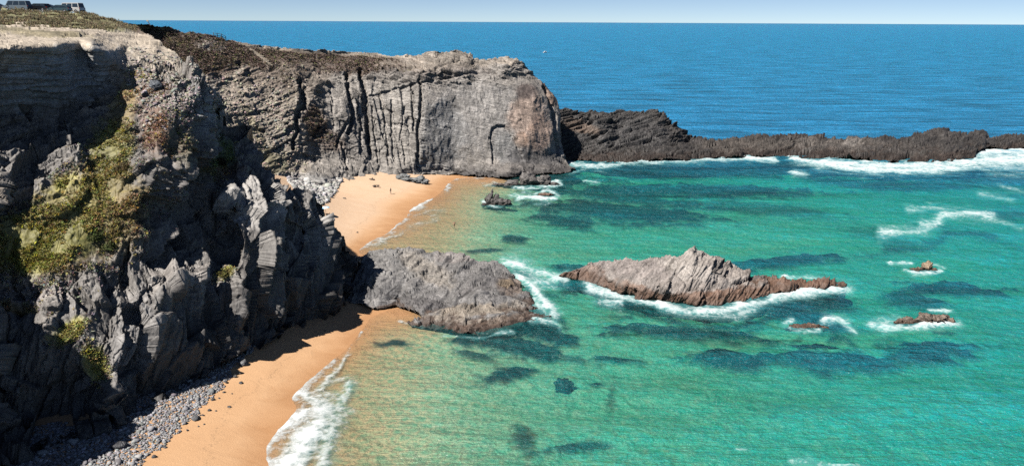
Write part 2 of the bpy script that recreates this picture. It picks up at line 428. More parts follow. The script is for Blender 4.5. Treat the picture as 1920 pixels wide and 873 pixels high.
def bed_parts(x, y):
    z = sand_z(x, y); P = np.stack([x, y, np.zeros_like(x)], -1); u, v = px_of(P)
    n = fbm(P / np.array([6.0, 4.0, 1]), 4, 5, 0.65); n2 = fbm(P / 1.5, 3, 9)
    reef = np.zeros_like(x); rise = np.zeros_like(x)
    for (cx, cy, rx, ry, rot, st, up) in REEFS:
        m = smooth(1.32, 0.55, splat(u, v, cx, cy, rx, ry, rot) + 1.15 * n + 0.4 * n2)
        reef = np.maximum(reef, np.minimum(1, m * st * 1.3)); rise = np.maximum(rise, m * up)
    weed = np.zeros_like(x)
    for (cx, cy, rx, ry, rot) in WEED:
        weed = np.maximum(weed, .75 * smooth(1.2, 0.5, splat(u, v, cx, cy, rx, ry, rot) + 1.3 * n + .8 * n2))
    z2 = z + reef * np.minimum(rise * .7, np.maximum(-z - 0.5, 0)) * (0.75 + 0.5 * n2)
    return z, z2, reef, weed, u, v
def grid_axis(a, b, knots):
    """spacing grows from knot to knot: [(pos, step), ...]"""
    out = [a]; pos = [k[0] for k in knots]; st = [k[1] for k in knots]
    while out[-1] < b: out.append(out[-1] + float(np.interp(out[-1], pos, st)))
    return np.array(out)
bx = grid_axis(-80, 262, [(-80, 1.0), (-50, .45), (10, .45), (40, 1.0), (262, 2.0)])
by = grid_axis(48, 300, [(48, .8), (64, .4), (125, .5), (220, .8), (300, 2.0)])
gx, gy = np.meshgrid(bx, by); fx, fy = gx.ravel(), gy.ravel()
z, z2, reef, weed, u, v = bed_parts(fx, fy)
z2 = z2 + 0.03 * fbm(np.stack([fx / 2.5, fy / 2.5, fx * 0], -1), 3, 8) * (z2 < 3)
ii = np.arange(gx.size).reshape(gx.shape)
bq = np.stack([ii[:-1, :-1].ravel(), ii[:-1, 1:].ravel(), ii[1:, 1:].ravel(), ii[1:, :-1].ravel()], -1)
far_dry = smooth(130, 150, fy) * smooth(0.15, 1.5, z2)
me = make_mesh('beach', np.stack([fx, fy, z2], -1), quads=bq, attrs=dict(reef=reef, weed=weed, dry=far_dry), smooth_shade=True)
t = NT('sand'); vv = t.coords()
nA = t.noise(vv, 0.25, 5, 0.6, 0.5); nB = t.noise(vv, 6.0, 4, 0.7); nC = t.noise(t.coords((0.08, 0.35, 1), (0, 0, -0.45)), 1.0, 5, 0.55, 1.2)
base = t.mix(nA, (*lin(205, 160, 118), 1), (*lin(222, 180, 138), 1))
pale = t.mix(nC, (*lin(218, 182, 148), 1), (*lin(228, 200, 172), 1))
col = t.mix(t.attr('dry'), base, pale)
geo = t.node('ShaderNodeNewGeometry'); sep = t.node('ShaderNodeSeparateXYZ'); t.l.new(geo.outputs['Position'], sep.inputs[0])
hgt = t.math('ADD', sep.outputs[2], t.math('MULTIPLY', t.math('SUBTRACT', nC, 0.5), 0.9))
wet = t.maprange(hgt, 0.05, 0.75, 1.0, 0.0)
wrack = t.math('MULTIPLY', t.maprange(t.math('ABSOLUTE', t.math('SUBTRACT', hgt, 1.15)), 0.0, 0.07, 1.0, 0.0), t.maprange(t.noise(vv, 3.5, 3, 0.7), 0.48, 0.62))
col = t.mix(t.math('MULTIPLY', wet, 0.55), col, (*lin(176, 124, 80), 1))
col = t.mix(t.math('MULTIPLY', t.math('SUBTRACT', nB, 0.35, clamp=True), 0.5), col, (*lin(150, 110, 75), 1))
deepsand = t.maprange(sep.outputs[2], -0.2, -1.2)
col = t.mix(t.math('MULTIPLY', wrack, 0.45), col, (0.10, 0.075, 0.05, 1))
col = t.mix(deepsand, col, (*lin(206, 184, 144), 1))
col = t.mix(t.attr('weed'), col, (*lin(122, 82, 52), 1))
rk = t.mix(t.noise(vv, 1.2, 5, 0.7), (0.003, 0.006, 0.010, 1), (0.04, 0.042, 0.036, 1))
col = t.mix(t.attr('reef'), col, rk)
rough = t.maprange(wet, 0.0, 1.0, 0.9, 0.45)
t.principled(col, rough, 0.25, t.bump(t.math('ADD', nB, t.math('MULTIPLY', nC, 2.0)), 0.45, 0.10))
link('beach', me, t.m, kind='structure', label='orange sand beach sloping down into the clear water of the cove')

# =================================================================== SEA
FOAM = [  # (points in the photo's sea plane, half width in pixels, strength)
 ([(1052,303),(1080,309),(1120,313),(1160,308)],5,.8),([(1160,306),(1240,301),(1320,298),(1400,297),(1455,300)],4.5,.9),([(1230,303),(1300,303)],4,.55),([(1490,297),(1540,307),(1600,316),(1660,319),(1730,319),(1790,316),(1830,308)],7,1.0),
 ([(1540,303),(1600,308),(1660,312),(1740,311),(1820,304),(1835,290),(1860,284),(1920,283),(1990,282)],8,1.05),([(1845,300),(1920,300),(1990,300)],14,1.05),([(1860,313),(1940,316)],8,.6),([(1850,325),(1930,330)],9,.35),
 ([(1485,322),(1510,327)],5,.85),([(1655,436),(1700,434),(1735,428),(1755,414),(1775,402),(1820,400),(1860,408)],9,.72),([(1700,395),(1745,388),(1790,392)],6,.52),([(1725,420),(1760,418)],9,.75),([(1850,405),(1915,428)],6,.5),([(1840,365),(1900,375)],7,.42),([(1880,350),(1930,362)],5,.42),
 ([(945,490),(975,497),(1005,505),(1045,518),(1060,520)],8,.95),([(968,515),(990,530),(1010,548),(1030,575),(1040,592)],8,.95),([(960,492),(1000,520)],16,.62),([(1000,530),(1040,524)],9,.85),([(1005,560),(1025,590)],12,.6),([(1000,597),(1040,604),(1045,612)],7,.7),
 ([(1035,518),(1060,524)],7,1.0),([(1105,540),(1135,548),(1160,552)],11,1.0),([(1120,560),(1165,566)],8,.8),([(1160,556),(1200,565),(1250,574),(1290,580)],7,.9),([(1240,572),(1290,584),(1340,582),(1390,577)],9,.95),([(1390,572),(1430,562),(1480,552),(1530,545),(1585,540)],9,1.0),([(1290,590),(1380,594),(1420,582)],8,.55),
 ([(1470,520),(1510,518),(1545,522)],4,.65),([(1540,536),(1592,541)],7,.9),([(1100,520),(1110,535)],5,.6),
 ([(1630,606),(1660,612),(1700,613),(1760,609),(1795,603)],7,.95),([(1640,600),(1675,600)],7,.7),([(1745,583),(1785,584)],3,.75),([(1470,605),(1485,598)],4,.9),([(1545,600),(1575,598),(1590,606)],6,.85),([(1590,612),(1605,624)],6,.75),([(1480,612),(1500,620),(1540,617)],5,.6),
 ([(1672,494),(1690,492),(1712,494)],2.6,.8),([(1745,494),(1772,500)],2.2,.7),([(1690,500),(1708,510),(1740,511),(1765,506)],4,.9),
 ([(655,473),(672,461),(692,451),(716,441),(735,430),(752,416),(768,398),(790,386)],4.5,1.0),([(664,470),(690,460),(720,450),(750,436)],7,.6),([(745,408),(752,400),(770,396),(790,384),(812,374)],2.2,.95),([(732,395),(735,388),(760,384)],1.6,.75),([(775,368),(800,362),(815,354)],2.0,.6),([(822,342),(840,345),(838,354)],4.5,.95),
 ([(780,405),(800,398),(830,392)],6,.42),([(770,425),(800,415),(820,408)],6,.42),([(850,335),(880,330),(905,332)],3.5,.85),([(905,347),(930,343)],2.5,.7),([(960,349),(1000,350),(1035,347),(1050,342)],3.5,1.0),([(970,372),(990,367),(1012,372),(1040,371)],5.5,1.0),([(905,378),(925,385),(950,382)],3,.85),([(1000,363),(1030,357),(1045,366)],3,.8),
 ([(1068,322),(1085,320),(1100,315)],3,.6),([(1100,342),(1125,342)],2.5,.6),([(1045,150),(1050,156)],3,.8),([(1040,152),(1046,158)],2,.7),
 ([(500,880),(497,845),(515,815),(545,790),(570,772)],17,1.0),([(540,880),(560,840),(590,800),(600,770)],30,1.05),([(560,880),(575,840),(585,815)],11,1.05),([(600,880),(610,830),(622,790)],18,.85),([(545,742),(562,735),(590,752),(600,770)],14,1.0),([(560,738),(575,716),(600,694),(625,676)],10,.8),([(600,760),(595,740),(606,715),(632,695),(652,660)],4.5,1.0),
 ([(595,770),(625,765),(640,745),(655,720)],12,.85),([(600,740),(640,735)],12,.55),([(610,720),(650,705)],5,.55),([(652,655),(672,625),(685,605)],2.2,.75),([(620,780),(655,770)],8,.5),
 ([(1530,868),(1560,870),(1600,872),(1640,880)],4,.75),([(1480,862),(1530,866)],6,.5),([(1380,840),(1400,842)],2,.6),([(755,605),(790,612)],2.5,.6),([(830,628),(900,632),(960,622)],3,.5)]
sx = grid_axis(-32000, 32000, [(-32000, 4000), (-1500, 400), (-300, 25), (-80, 2), (-45, .5), (40, .5), (90, .8), (200, 1.4), (300, 6), (900, 120), (4000, 700), (32000, 4500)])
sy = grid_axis(40, 42000, [(40, 1), (62, .42), (125, .5), (170, .7), (260, 1.0), (330, 3), (600, 15), (2000, 120), (8000, 900), (42000, 5000)])
gx, gy = np.meshgrid(sx, sy); fx, fy = gx.ravel().copy(), gy.ravel().copy()
near = (np.abs(fx - 100) < 260) & (fy < 420)
depth = np.full(fx.shape, 40.0); foam = np.zeros(fx.shape)
_, zb, _, _, u, v = bed_parts(fx[near], fy[near])
sz = sand_z(fx[near], fy[near])
depth[near] = -np.minimum(zb, 0.6)
out = np.maximum(smooth(262, 300, fy), smooth(190, 260, fx)); depth = depth * (1 - out) + 40 * out
P0 = np.stack([fx[near], fy[near], np.zeros(near.sum())], -1)
w1 = fbm(P0 / 3.0, 4, 21, 0.6); w2 = fbm(P0 / 1.1, 3, 33, 0.6)
w0 = fbm(P0 / 9.0, 3, 27, 0.6); wd = np.exp(1.5 * fbm(P0 / 5.0, 3, 29, 0.6))
uu = u + 14 * w0 + 9 * w1 + 4 * w2; vv_ = v + 7 * w0 + 5 * w1 + 2.5 * w2
fo = np.zeros(near.sum())
for pl, hw, st in FOAM:
    xs_ = [p[0] for p in pl]; ys_ = [p[1] for p in pl]
    m = (uu > min(xs_) - 3 * hw - 4) & (uu < max(xs_) + 3 * hw + 4) & (vv_ > min(ys_) - 3 * hw - 4) & (vv_ < max(ys_) + 3 * hw + 4)
    if not m.any(): continue
    d, _s = seg_dist(uu[m], vv_[m], pl)
    f = st * np.exp(-(d / (hw * 1.15 * wd[m])) ** 1.25) * (0.72 + 0.55 * np.clip(w0[m] + w1[m] + .5, 0, 1)); fo[m] = np.maximum(fo[m], f)
foam[near] = fo
zz = np.zeros(fx.shape); nr = np.where(near)[0]
chop = 0.13 * fbm(P0 / np.array([6.0, 4.5, 1]), 2, 91) + 0.16 * perlin((P0 @ np.array([[.94, -.34, 0], [.34, .94, 0], [0, 0, 1.0]])) / np.array([18, 6.5, 1]), 95)
calm = smooth(0.1, 2.5, depth[nr])
zz[nr] = chop * (0.15 + 0.85 * calm) + 0.38 * smooth(0.45, 1.0, fo) * (0.35 + 0.9 * np.clip(w1 + w2 + .35, 0, 1.2)) * (0.3 + 0.7 * calm)
shore = smooth(0.35, 0.0, depth[nr]); zz[nr] = zz[nr] * (1 - 0.75 * shore)
ii = np.arange(gx.size).reshape(gx.shape)
sq = np.stack([ii[:-1, :-1].ravel(), ii[:-1, 1:].ravel(), ii[1:, 1:].ravel(), ii[1:, :-1].ravel()], -1)
keep = ~((depth[sq] < -0.45).all(1))
me = make_mesh('sea', np.stack([fx, fy, zz], -1), quads=sq[keep], attrs=dict(depth=depth, foam=foam), smooth_shade=True)
t = NT('sea_water'); vv = t.coords()
dep = t.attr('depth'); fm = t.attr('foam')
# ripples: wind chop, painted cell-like caustic net in the shallows, long swell outside
cx = t.coords((1.4, 1.25, 1.0), (0, 0, 0.35))
r1 = t.noise(cx, 0.5, 3, 0.55, 0.6); r2 = t.noise(t.coords((1.1, 1.3, 1), (0, 0, -0.3)), 1.9, 2, 0.6, 0.8); r3 = t.noise(t.coords((0.25, 1.0, 1), (0, 0, 0.12)), 0.10, 6, 0.68, 0.4)
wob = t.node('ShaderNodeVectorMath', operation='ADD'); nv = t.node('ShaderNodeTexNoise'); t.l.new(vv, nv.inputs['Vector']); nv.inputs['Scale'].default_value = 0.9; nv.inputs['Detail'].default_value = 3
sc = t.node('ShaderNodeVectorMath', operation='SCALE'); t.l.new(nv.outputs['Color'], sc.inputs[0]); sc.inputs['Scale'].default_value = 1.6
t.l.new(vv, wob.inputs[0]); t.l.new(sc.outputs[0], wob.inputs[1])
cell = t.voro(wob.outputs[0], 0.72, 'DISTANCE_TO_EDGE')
caustic_net = t.math('MINIMUM', cell, 0.32)
caustic_d = t.math('MULTIPLY', t.math('MULTIPLY_ADD', caustic_net, 4.0, -0.7), t.math('MULTIPLY', t.maprange(dep, 0.1, 0.9), t.maprange(dep, 6.0, 2.0, 0.25, 1.0)))  # bright caustic lines painted into the water tint as thinner depth
d_eff = t.math('MAXIMUM', t.math('ADD', t.math('MULTIPLY', dep, t.math('MULTIPLY_ADD', t.math('SUBTRACT', r1, 0.5), t.maprange(dep, 1.0, 3.0, 0.5, 1.8), 1.0)), caustic_d), 0.0)
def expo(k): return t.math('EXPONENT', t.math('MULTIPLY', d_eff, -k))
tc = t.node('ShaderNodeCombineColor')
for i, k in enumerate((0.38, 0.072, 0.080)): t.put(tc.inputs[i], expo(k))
farmix = t.maprange(t.math('ADD', dep, t.math('MULTIPLY', t.math('SUBTRACT', t.noise(vv, 0.055, 4, 0.6, 0.8), 0.5), 4.0)), 2.6, 10.0)
body = t.mix(farmix, (0.002, 0.165, 0.175, 1), (0.016, 0.165, 0.335, 1))
amt = t.math('SUBTRACT', 1.0, t.math('EXPONENT', t.math('MULTIPLY', dep, -0.14)))
var = t.math('MULTIPLY_ADD', t.math('SUBTRACT', r3, 0.5), 3.0, 1.0)
var = t.math('MULTIPLY', var, t.math('MULTIPLY_ADD', t.math('SUBTRACT', r1, 0.5), t.maprange(r3, 0.40, 0.62, 0.3, 2.2), 1.0))  # light and dark of the waves painted into the water colour
bs = t.node('ShaderNodeCombineColor'); [t.put(bs.inputs[i], t.math('MULTIPLY', amt, var)) for i in range(3)]
bcol = t.mix(1.0, body, bs.outputs[0], 'MULTIPLY')
r4 = t.noise(t.coords((0.7, 1.0, 1.0), (0, 0, 0.5)), 0.17, 2, 0.5, 0.5)
hh = t.math('ADD', t.math('ADD', t.math('MULTIPLY_ADD', r4, 2.4, t.math('MULTIPLY', r1, 0.8)), t.math('MULTIPLY', r2, 0.35)), t.math('MULTIPLY', r3, 5.0))
bstr = t.maprange(dep, 0.0, 2.0, 0.25, 1.0)
nrm = t.bump(hh, bstr, 1.2)
dif = t.node('ShaderNodeBsdfDiffuse'); t.put(dif.inputs[0], bcol); t.l.new(nrm, dif.inputs['Normal'])
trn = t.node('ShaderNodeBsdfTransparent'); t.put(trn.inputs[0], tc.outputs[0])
addn = t.node('ShaderNodeAddShader'); t.l.new(dif.outputs[0], addn.inputs[0]); t.l.new(trn.outputs[0], addn.inputs[1])
glo = t.node('ShaderNodeBsdfGlossy'); glo.inputs['Roughness'].default_value = 0.3; t.l.new(nrm, glo.inputs['Normal'])
fr_ = t.node('ShaderNodeFresnel'); fr_.inputs['IOR'].default_value = 1.333; t.l.new(nrm, fr_.inputs['Normal'])
fres = t.math('MINIMUM', t.math('MULTIPLY', fr_.outputs[0], 0.7), 0.5)
wat = t.node('ShaderNodeMixShader'); t.put(wat.inputs[0], fres); t.l.new(addn.outputs[0], wat.inputs[1]); t.l.new(glo.outputs[0], wat.inputs[2])
# foam: broken, lacy white water
fn = t.noise(vv, 0.9, 6, 0.75, 1.2); fl = cell
lace = t.math('ADD', t.math('MULTIPLY', t.math('SUBTRACT', 0.16, fl), 1.5), t.math('MULTIPLY', t.math('SUBTRACT', fn, 0.5), 3.0))
fmask = t.maprange(t.math('ADD', t.math('MULTIPLY', fm, 0.92), t.math('MULTIPLY', lace, 0.5)), 0.38, 1.10)
fmask = t.math('MULTIPLY', fmask, t.maprange(fm, 0.06, 0.2))
fmask = t.math('MULTIPLY', fmask, 0.96)
fd = t.node('ShaderNodeBsdfDiffuse'); fd.inputs[0].default_value = (0.62, 0.64, 0.64, 1); t.l.new(t.bump(fn, 0.6, 0.25), fd.inputs['Normal'])
aer = t.node('ShaderNodeBsdfDiffuse'); aer.inputs[0].default_value = (0.15, 0.40, 0.40, 1)
wa = t.node('ShaderNodeMixShader'); t.put(wa.inputs[0], t.math('MULTIPLY', t.maprange(t.math('MULTIPLY', fm, t.math('ADD', fn, 0.5)), 0.12, 0.75), t.maprange(dep, 0.1, 1.0, 0.12, 0.55)))
t.l.new(wat.outputs[0], wa.inputs[1]); t.l.new(aer.outputs[0], wa.inputs[2]); wat = wa
fin = t.node('ShaderNodeMixShader'); t.put(fin.inputs[0], fmask); t.l.new(wat.outputs[0], fin.inputs[1]); t.l.new(fd.outputs[0], fin.inputs[2])
t.l.new(fin.outputs[0], t.out.inputs[0])
link('sea', me, t.m, kind='structure', label='turquoise cove water deepening to open blue ocean')

# =================================================================== CLIFFS
def paint_layers(base, layers, p, n, ux, uy, seed, amp=0.55, sc=14.0):
    """base colour plus patches: (px, py, rx, ry, tilt, colour, strength)"""
    q = np.stack([ux / sc, uy / sc, ux * 0 + seed], -1); nz = fbm(q, 4, seed, 0.6)
    col = np.repeat(np.array(base)[None], len(p), 0)
    for (cx, cy, rx, ry, rot, c, st) in layers:
        m = smooth(1.25, 0.65, splat(ux, uy, cx, cy, rx, ry, rot) + amp * nz)[:, None] * st
        col = col * (1 - m) + np.array(c) * m
    return col, nz
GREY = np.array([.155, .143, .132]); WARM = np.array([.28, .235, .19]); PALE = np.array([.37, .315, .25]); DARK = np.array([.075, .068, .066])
BROWNV = np.array([.105, .072, .055]); OLIVE = np.array([.17, .155, .045]); GREEN = np.array([.075, .095, .03]); RUST = np.array([.20, .085, .035]); OCHRE = np.array([.235, .175, .075])

# ---- near cliff: (px, py, distance north) of its crests, walls and hollows
NEAR = [
 # plateau and its edge
 (-700,-5,150),(-700,60,84),(-700,75,70),(-250,8,150),(0,17,150),(60,20,150),(150,25,150),(205,34,150),(242,46,148),(258,52,146),
 (-250,45,118),(0,48,118),(100,46,120),(180,52,122),(225,60,124),(-250,84,81),(-120,84,83.5),(0,84,86),(60,86,88.5),(110,82,92),(170,84,97),(200,97,99.5),(213,118,100.5),
 (100,66,103),(180,70,106),(150,78,99),(240,85,111),(290,85,115),(262,62,135),(300,78,122),(330,98,115.5),(338,116,111.5),(300,110,108.5),(250,108,106),(230,125,102.5),
 # wall under the edge, slightly overhanging, turned away from the sun
 (-700,200,70.5),(-250,200,81.5),(-120,205,85),(0,205,89.5),(60,200,92),(130,186,96),(185,163,100.5),(214,136,102.5),
 # shaded hollow
 (-250,300,77),(0,270,87.5),(60,258,91),(120,232,95),(180,198,99),
 # the sunlit slope beside the hollow
 (-250,345,75),(-100,350,80),(0,345,83.5),(60,325,86),(105,292,89),(150,255,93),(192,212,97),(222,165,101),(260,130,104.5),
 (220,280,91.5),(240,220,95.2),(270,170,100),(290,230,95),(150,400,84.3),(60,420,81.5),(0,430,80),(80,490,79.3),(0,520,77.2),(160,480,81.5),(200,350,87.8),(250,330,89.5),(246,395,86.5),(244,450,84.4),(205,470,83),
 # rubble ridge with the pinnacle
 (300,145,103.5),(340,150,104.5),(385,158,106),(402,168,107.5),(345,195,99.5),(310,200,98.2),(300,250,94),(285,300,90.6),(340,225,97.6),(385,190,102.5),
 (413,192,113),(421,234,115),(398,235,107),(350,280,97),(395,290,104),(330,310,94.2),(368,230,101),
 # dark triangular face
 (260,350,88.6),(262,440,84.6),(300,470,87.3),(350,400,96.5),(400,350,102),(425,400,101),(432,452,99),(395,480,94),(340,485,90.5),(290,500,84.2),
 # second buttress, bush, third buttress
 (425,260,112),(455,246,115),(478,278,113.5),(440,310,108),(500,318,112.5),(415,340,103.5),(432,380,98.5),(445,420,96),(455,450,94.5),(480,345,105),(515,345,109),(500,400,101.5),(525,400,106),(545,430,107.5),(535,470,103.5),(500,470,97.5),
 (560,352,112.5),(600,372,114.5),(612,400,115),(560,395,109),(590,430,108.5),(626,440,115.5),(642,470,116.5),(672,488,117.5),(570,470,104.5),(610,480,110),(655,510,114.5),(550,510,101),(590,540,104),(630,540,109),
 # foot of the cliff on the beach
 (648,572,None,1.2),(600,594,None,1.5),(560,612,None,1.7),(500,640,None,2.1),(430,674,None,2.3),(330,727,None,2.4),(232,800,None,2.4),(120,838,None,2.6),(0,852,None,2.8),(-150,890,None,3),(-300,930,None,3),
 # lower front: ribs and recesses
 (300,560,80.7),(290,600,79.2),(270,660,76.6),(222,560,78.6),(225,500,82),(205,640,74.6),(212,742,72.4),(240,700,75.3),(260,740,75.7),(345,510,86.5),(330,580,83.4),(340,640,81.6),(380,600,86.7),(400,560,89.2),(420,620,88.4),(450,500,93.2),(440,560,91),(480,560,94),(500,520,97),(520,580,97.6),(480,610,93),(560,570,101),
 (130,640,73.3),(100,590,75),(35,560,76.2),(160,560,77.6),(150,690,72.6),(60,640,73.2),(110,720,71.6),(0,600,74.5),(180,760,71.8),(0,720,70.8),(100,790,69.8),
 # buttress outside the view to the left, which shades the foot
 (-70,440,77.5),(-120,430,74.5),(-235,462,58.5),(-180,448,65),(-120,560,69),(-110,700,66.2),(-125,850,62),(-240,600,56),(-230,800,53.5),(-240,940,51),(-420,440,55),(-420,900,45),(-235,400,67),(-700,400,48),(-700,980,42),(-50,560,72.8),(-45,700,69.4)]
NEAR_POLY = [(-700,-2),(0,18),(60,21),(150,26),(205,35),(242,47),(258,53),(300,79),(330,98),(340,118),(352,140),(385,156),(403,166),(414,192),(422,234),(440,240),(457,246),(480,278),(502,318),(518,343),(560,351),(601,371),(613,400),(627,440),(643,470),(673,488),(662,520),(650,575),(600,600),(560,620),(500,650),(430,684),(330,740),(232,815),(120,855),(0,875),(-150,910),(-300,960),(-700,970)]
FRN = frame((-0.62, 0.30, 0.72), (0.35, 0.55, 0.75)); FRS = frame((.40, .66, -.42), (.25, .42, .88))
def near_veg(ux, uy, nz):
    m = np.zeros(ux.shape)
    for (cx, cy, rx, ry, rot) in [(25,450,75,60,-15),(305,235,50,80,10),(150,425,165,95,-35),(205,300,50,85,35),(60,480,85,50,-20),(235,210,30,60,15),(260,150,40,25,-20),(185,470,60,40,0),(120,340,40,25,-30),(130,620,45,22,-35),(175,680,30,45,-20),(30,570,40,14,10),(415,300,30,50,20),(420,512,26,14,-30),(300,170,30,25,0),(110,590,20,10,0)]:
        m = np.maximum(m, smooth(1.3, 0.6, splat(ux, uy, cx, cy, rx, ry, rot) + 0.55 * nz))
    return m
def near_disp(p, n, ux, uy):
    q = np.stack([ux / 14, uy / 14, ux * 0], -1); nz = fbm(q, 3, 77, 0.6)
    veg = near_veg(ux, uy, nz); top = smooth(118, 70, uy - 0.12 * ux) * (ux < 345)
    wall = smooth(1.2, 0.7, splat(ux, uy, 90, 145, 150, 62, -12))
    k = (1 - 0.76 * veg) * (1 - 0.85 * top); fade = smooth(900, 400, np.abs(ux + 0))
    d = 0.55 * fbm(p / 9.0, 3, 2) + 2.0 * slabs(p, FRS, (11.0, 6.0, 4.2), 3, 1.0, 1.2, 0.0, 1.0, 9.0)
    lo = smooth(-.15, .15, (uy - 395 + .35 * (ux - 250)) / 160 + .5 * perlin(p / 8.0, 19)); rough = .35 + .9 * smooth(-.3, .5, perlin(p / 7.0, 18))
    dn = 0.85 * slabs(p, FRN, (6.0, 2.8, 2.0), 4, 1.0, 1.4, 0.08) + 0.55 * rough * saw(p, FRN, 1.5, 701, (6, 3.5, 3)) + .2 * saw(p, FRN, .6, 711, (3, 1.6, 1.4))
    ds = 1.2 * slabs(p, FRS, (12.0, 3.2, 1.9), 7, 1.0, 1.5, 0.04) + 0.55 * rough * saw(p, FRS, 1.5, 703, (6, 3, 3)) + .03 * saw(p, FRS, .5, 713, (3.5, 1.6, 1.4))
    d = d + dn * (1 - lo) + ds * lo + 0.20 * slabs(p, FRS, (3.6, 1.2, 0.8), 5, 1.0, 1.6, 0.15) + 0.07 * slabs(p, FRS, (.9, .5, 0.4), 6, 1.0, 1.6, 0.3)
    # level beds in the overhanging wall
    s = p[:, 2] + 0.16 * p[:, 0] + 0.6 * perlin(p / 7.0, 8); lay = RND[(np.floor(s / 0.55).astype(np.int64) * 7919) % 1024, 1] - 0.5
    lay2 = RND[(np.floor(s / 1.6).astype(np.int64) * 104729) % 1024, 2] - 0.5
    dw = 0.6 * lay + 1.2 * lay2 + 0.25 * slabs(p, np.eye(3), (3.0, 3.0, .5), 9, 1, .6, .3)
    d = d * (1 - wall) + dw * wall
    return d * np.maximum(k, 0.12 + 0 * k) + 0.22 * veg * fbm(p / 0.9, 3, 12) + top * (0.10 * ridged(p * np.array([.25, .25, .9]), 3, 15))
def near_paint(p, n, ux, uy):
    L = [(120,100,260,40,4,PALE * .95,.9),(270,95,75,34,18,PALE,.95),(90,75,220,14,4,PALE * 1.1,.6),(60,60,110,9,4,np.array([.2,.17,.10]),.8),(110,35,180,18,6,np.array([.19,.18,.09]),.95),(60,48,240,6,6,np.array([.10,.07,.05]),.6),(100,53,200,5,5,PALE * 1.25,.8),(245,52,40,8,20,BROWNV,.8),
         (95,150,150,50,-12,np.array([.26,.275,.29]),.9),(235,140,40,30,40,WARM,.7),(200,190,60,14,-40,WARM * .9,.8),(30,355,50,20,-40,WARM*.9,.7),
         (300,170,60,40,20,np.array([.17,.14,.125]),.8),(280,175,50,20,-10,RUST,.55),(265,140,35,12,0,OCHRE,.7),(345,165,60,25,20,GREY * .9,.6),
         (230,205,26,60,15,OCHRE,.75),(205,285,40,60,30,OLIVE,.85),(140,415,140,80,-35,OCHRE * .8,.85),(170,440,60,35,0,GREEN,.8),(70,470,65,45,-20,OLIVE * 1.25,.85),(60,490,30,26,0,np.array([.27,.25,.05]),.8),(190,360,70,30,-30,OLIVE*.9,.7),(240,390,28,20,0,RUST * .8,.5),(120,345,30,14,-30,np.array([.24,.21,.06]),.75),
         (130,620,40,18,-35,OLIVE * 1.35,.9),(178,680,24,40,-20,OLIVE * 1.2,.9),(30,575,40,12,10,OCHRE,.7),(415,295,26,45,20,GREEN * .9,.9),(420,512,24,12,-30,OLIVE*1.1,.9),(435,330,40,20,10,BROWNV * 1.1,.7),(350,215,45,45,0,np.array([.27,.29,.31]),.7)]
    L += [(25,450,70,55,-15,OLIVE * .95,.8),(310,225,60,75,10,np.array([.17,.125,.10]),.7),(330,270,30,40,0,np.array([.12,.105,.06]),.6),(290,240,26,40,0,RUST*.9,.45),(215,400,70,80,0,OCHRE,.6),(120,400,110,60,-35,OLIVE*1.15,.5),(110,470,60,30,-20,OLIVE*1.3,.6),(470,380,60,45,20,np.array([.34,.32,.30]),.75),(575,470,55,80,10,np.array([.30,.285,.27]),.6),(250,640,36,110,12,np.array([.30,.285,.275]),.6),(350,520,70,30,10,np.array([.33,.30,.275]),.6),(60,540,80,30,0,np.array([.30,.265,.24]),.6),(400,200,26,36,0,np.array([.38,.38,.375]),.6)]  # the pale greys paint sunlit rock faces brighter
    col, nz = paint_layers(GREY, L, p, n, ux, uy, 31)
    wn_ = fbm(p / 5.0, 4, 51); col = col * (1 + 0.35 * wn_)[:, None]
    col = col * (1 - 0.12 * smooth(0, .5, perlin(p / 2.2, 57)))[:, None]
    veg_ = near_veg(ux, uy, fbm(np.stack([ux / 14, uy / 14, ux * 0], -1), 3, 77, 0.6)); foot_shade = (.72 * smooth(13.0, 4.0, p[:, 2] + 7.0 * fbm(p / 6.0, 3, 59) - .012 * np.maximum(ux - 330, 0)) * (1 - veg_))[:, None]; col = col * (1 - foot_shade) + np.array([.038, .036, .036]) * foot_shade  # near-black mask paints deeper shade onto the low cliff
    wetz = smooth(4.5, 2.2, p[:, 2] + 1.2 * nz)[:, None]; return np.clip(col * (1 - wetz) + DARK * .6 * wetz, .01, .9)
xs = np.concatenate([np.arange(-700, -12, 9.0), stepped(-10, 690, 1.3)]); ys = stepped(-6, 968, 1.3)
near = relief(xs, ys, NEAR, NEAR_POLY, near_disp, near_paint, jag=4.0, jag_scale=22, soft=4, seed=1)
MROCK = mat_rock('near_rock', FRS, 0.9, 0.45, 0.5, 0.15)
link('cliff', make_mesh('cliff', near['V'], quads=near['Q'], cols=near['col'], smooth_shade=True), MROCK, kind='structure', label='dark broken near cliff with ribs, ledges and patches of low plants above the beach')

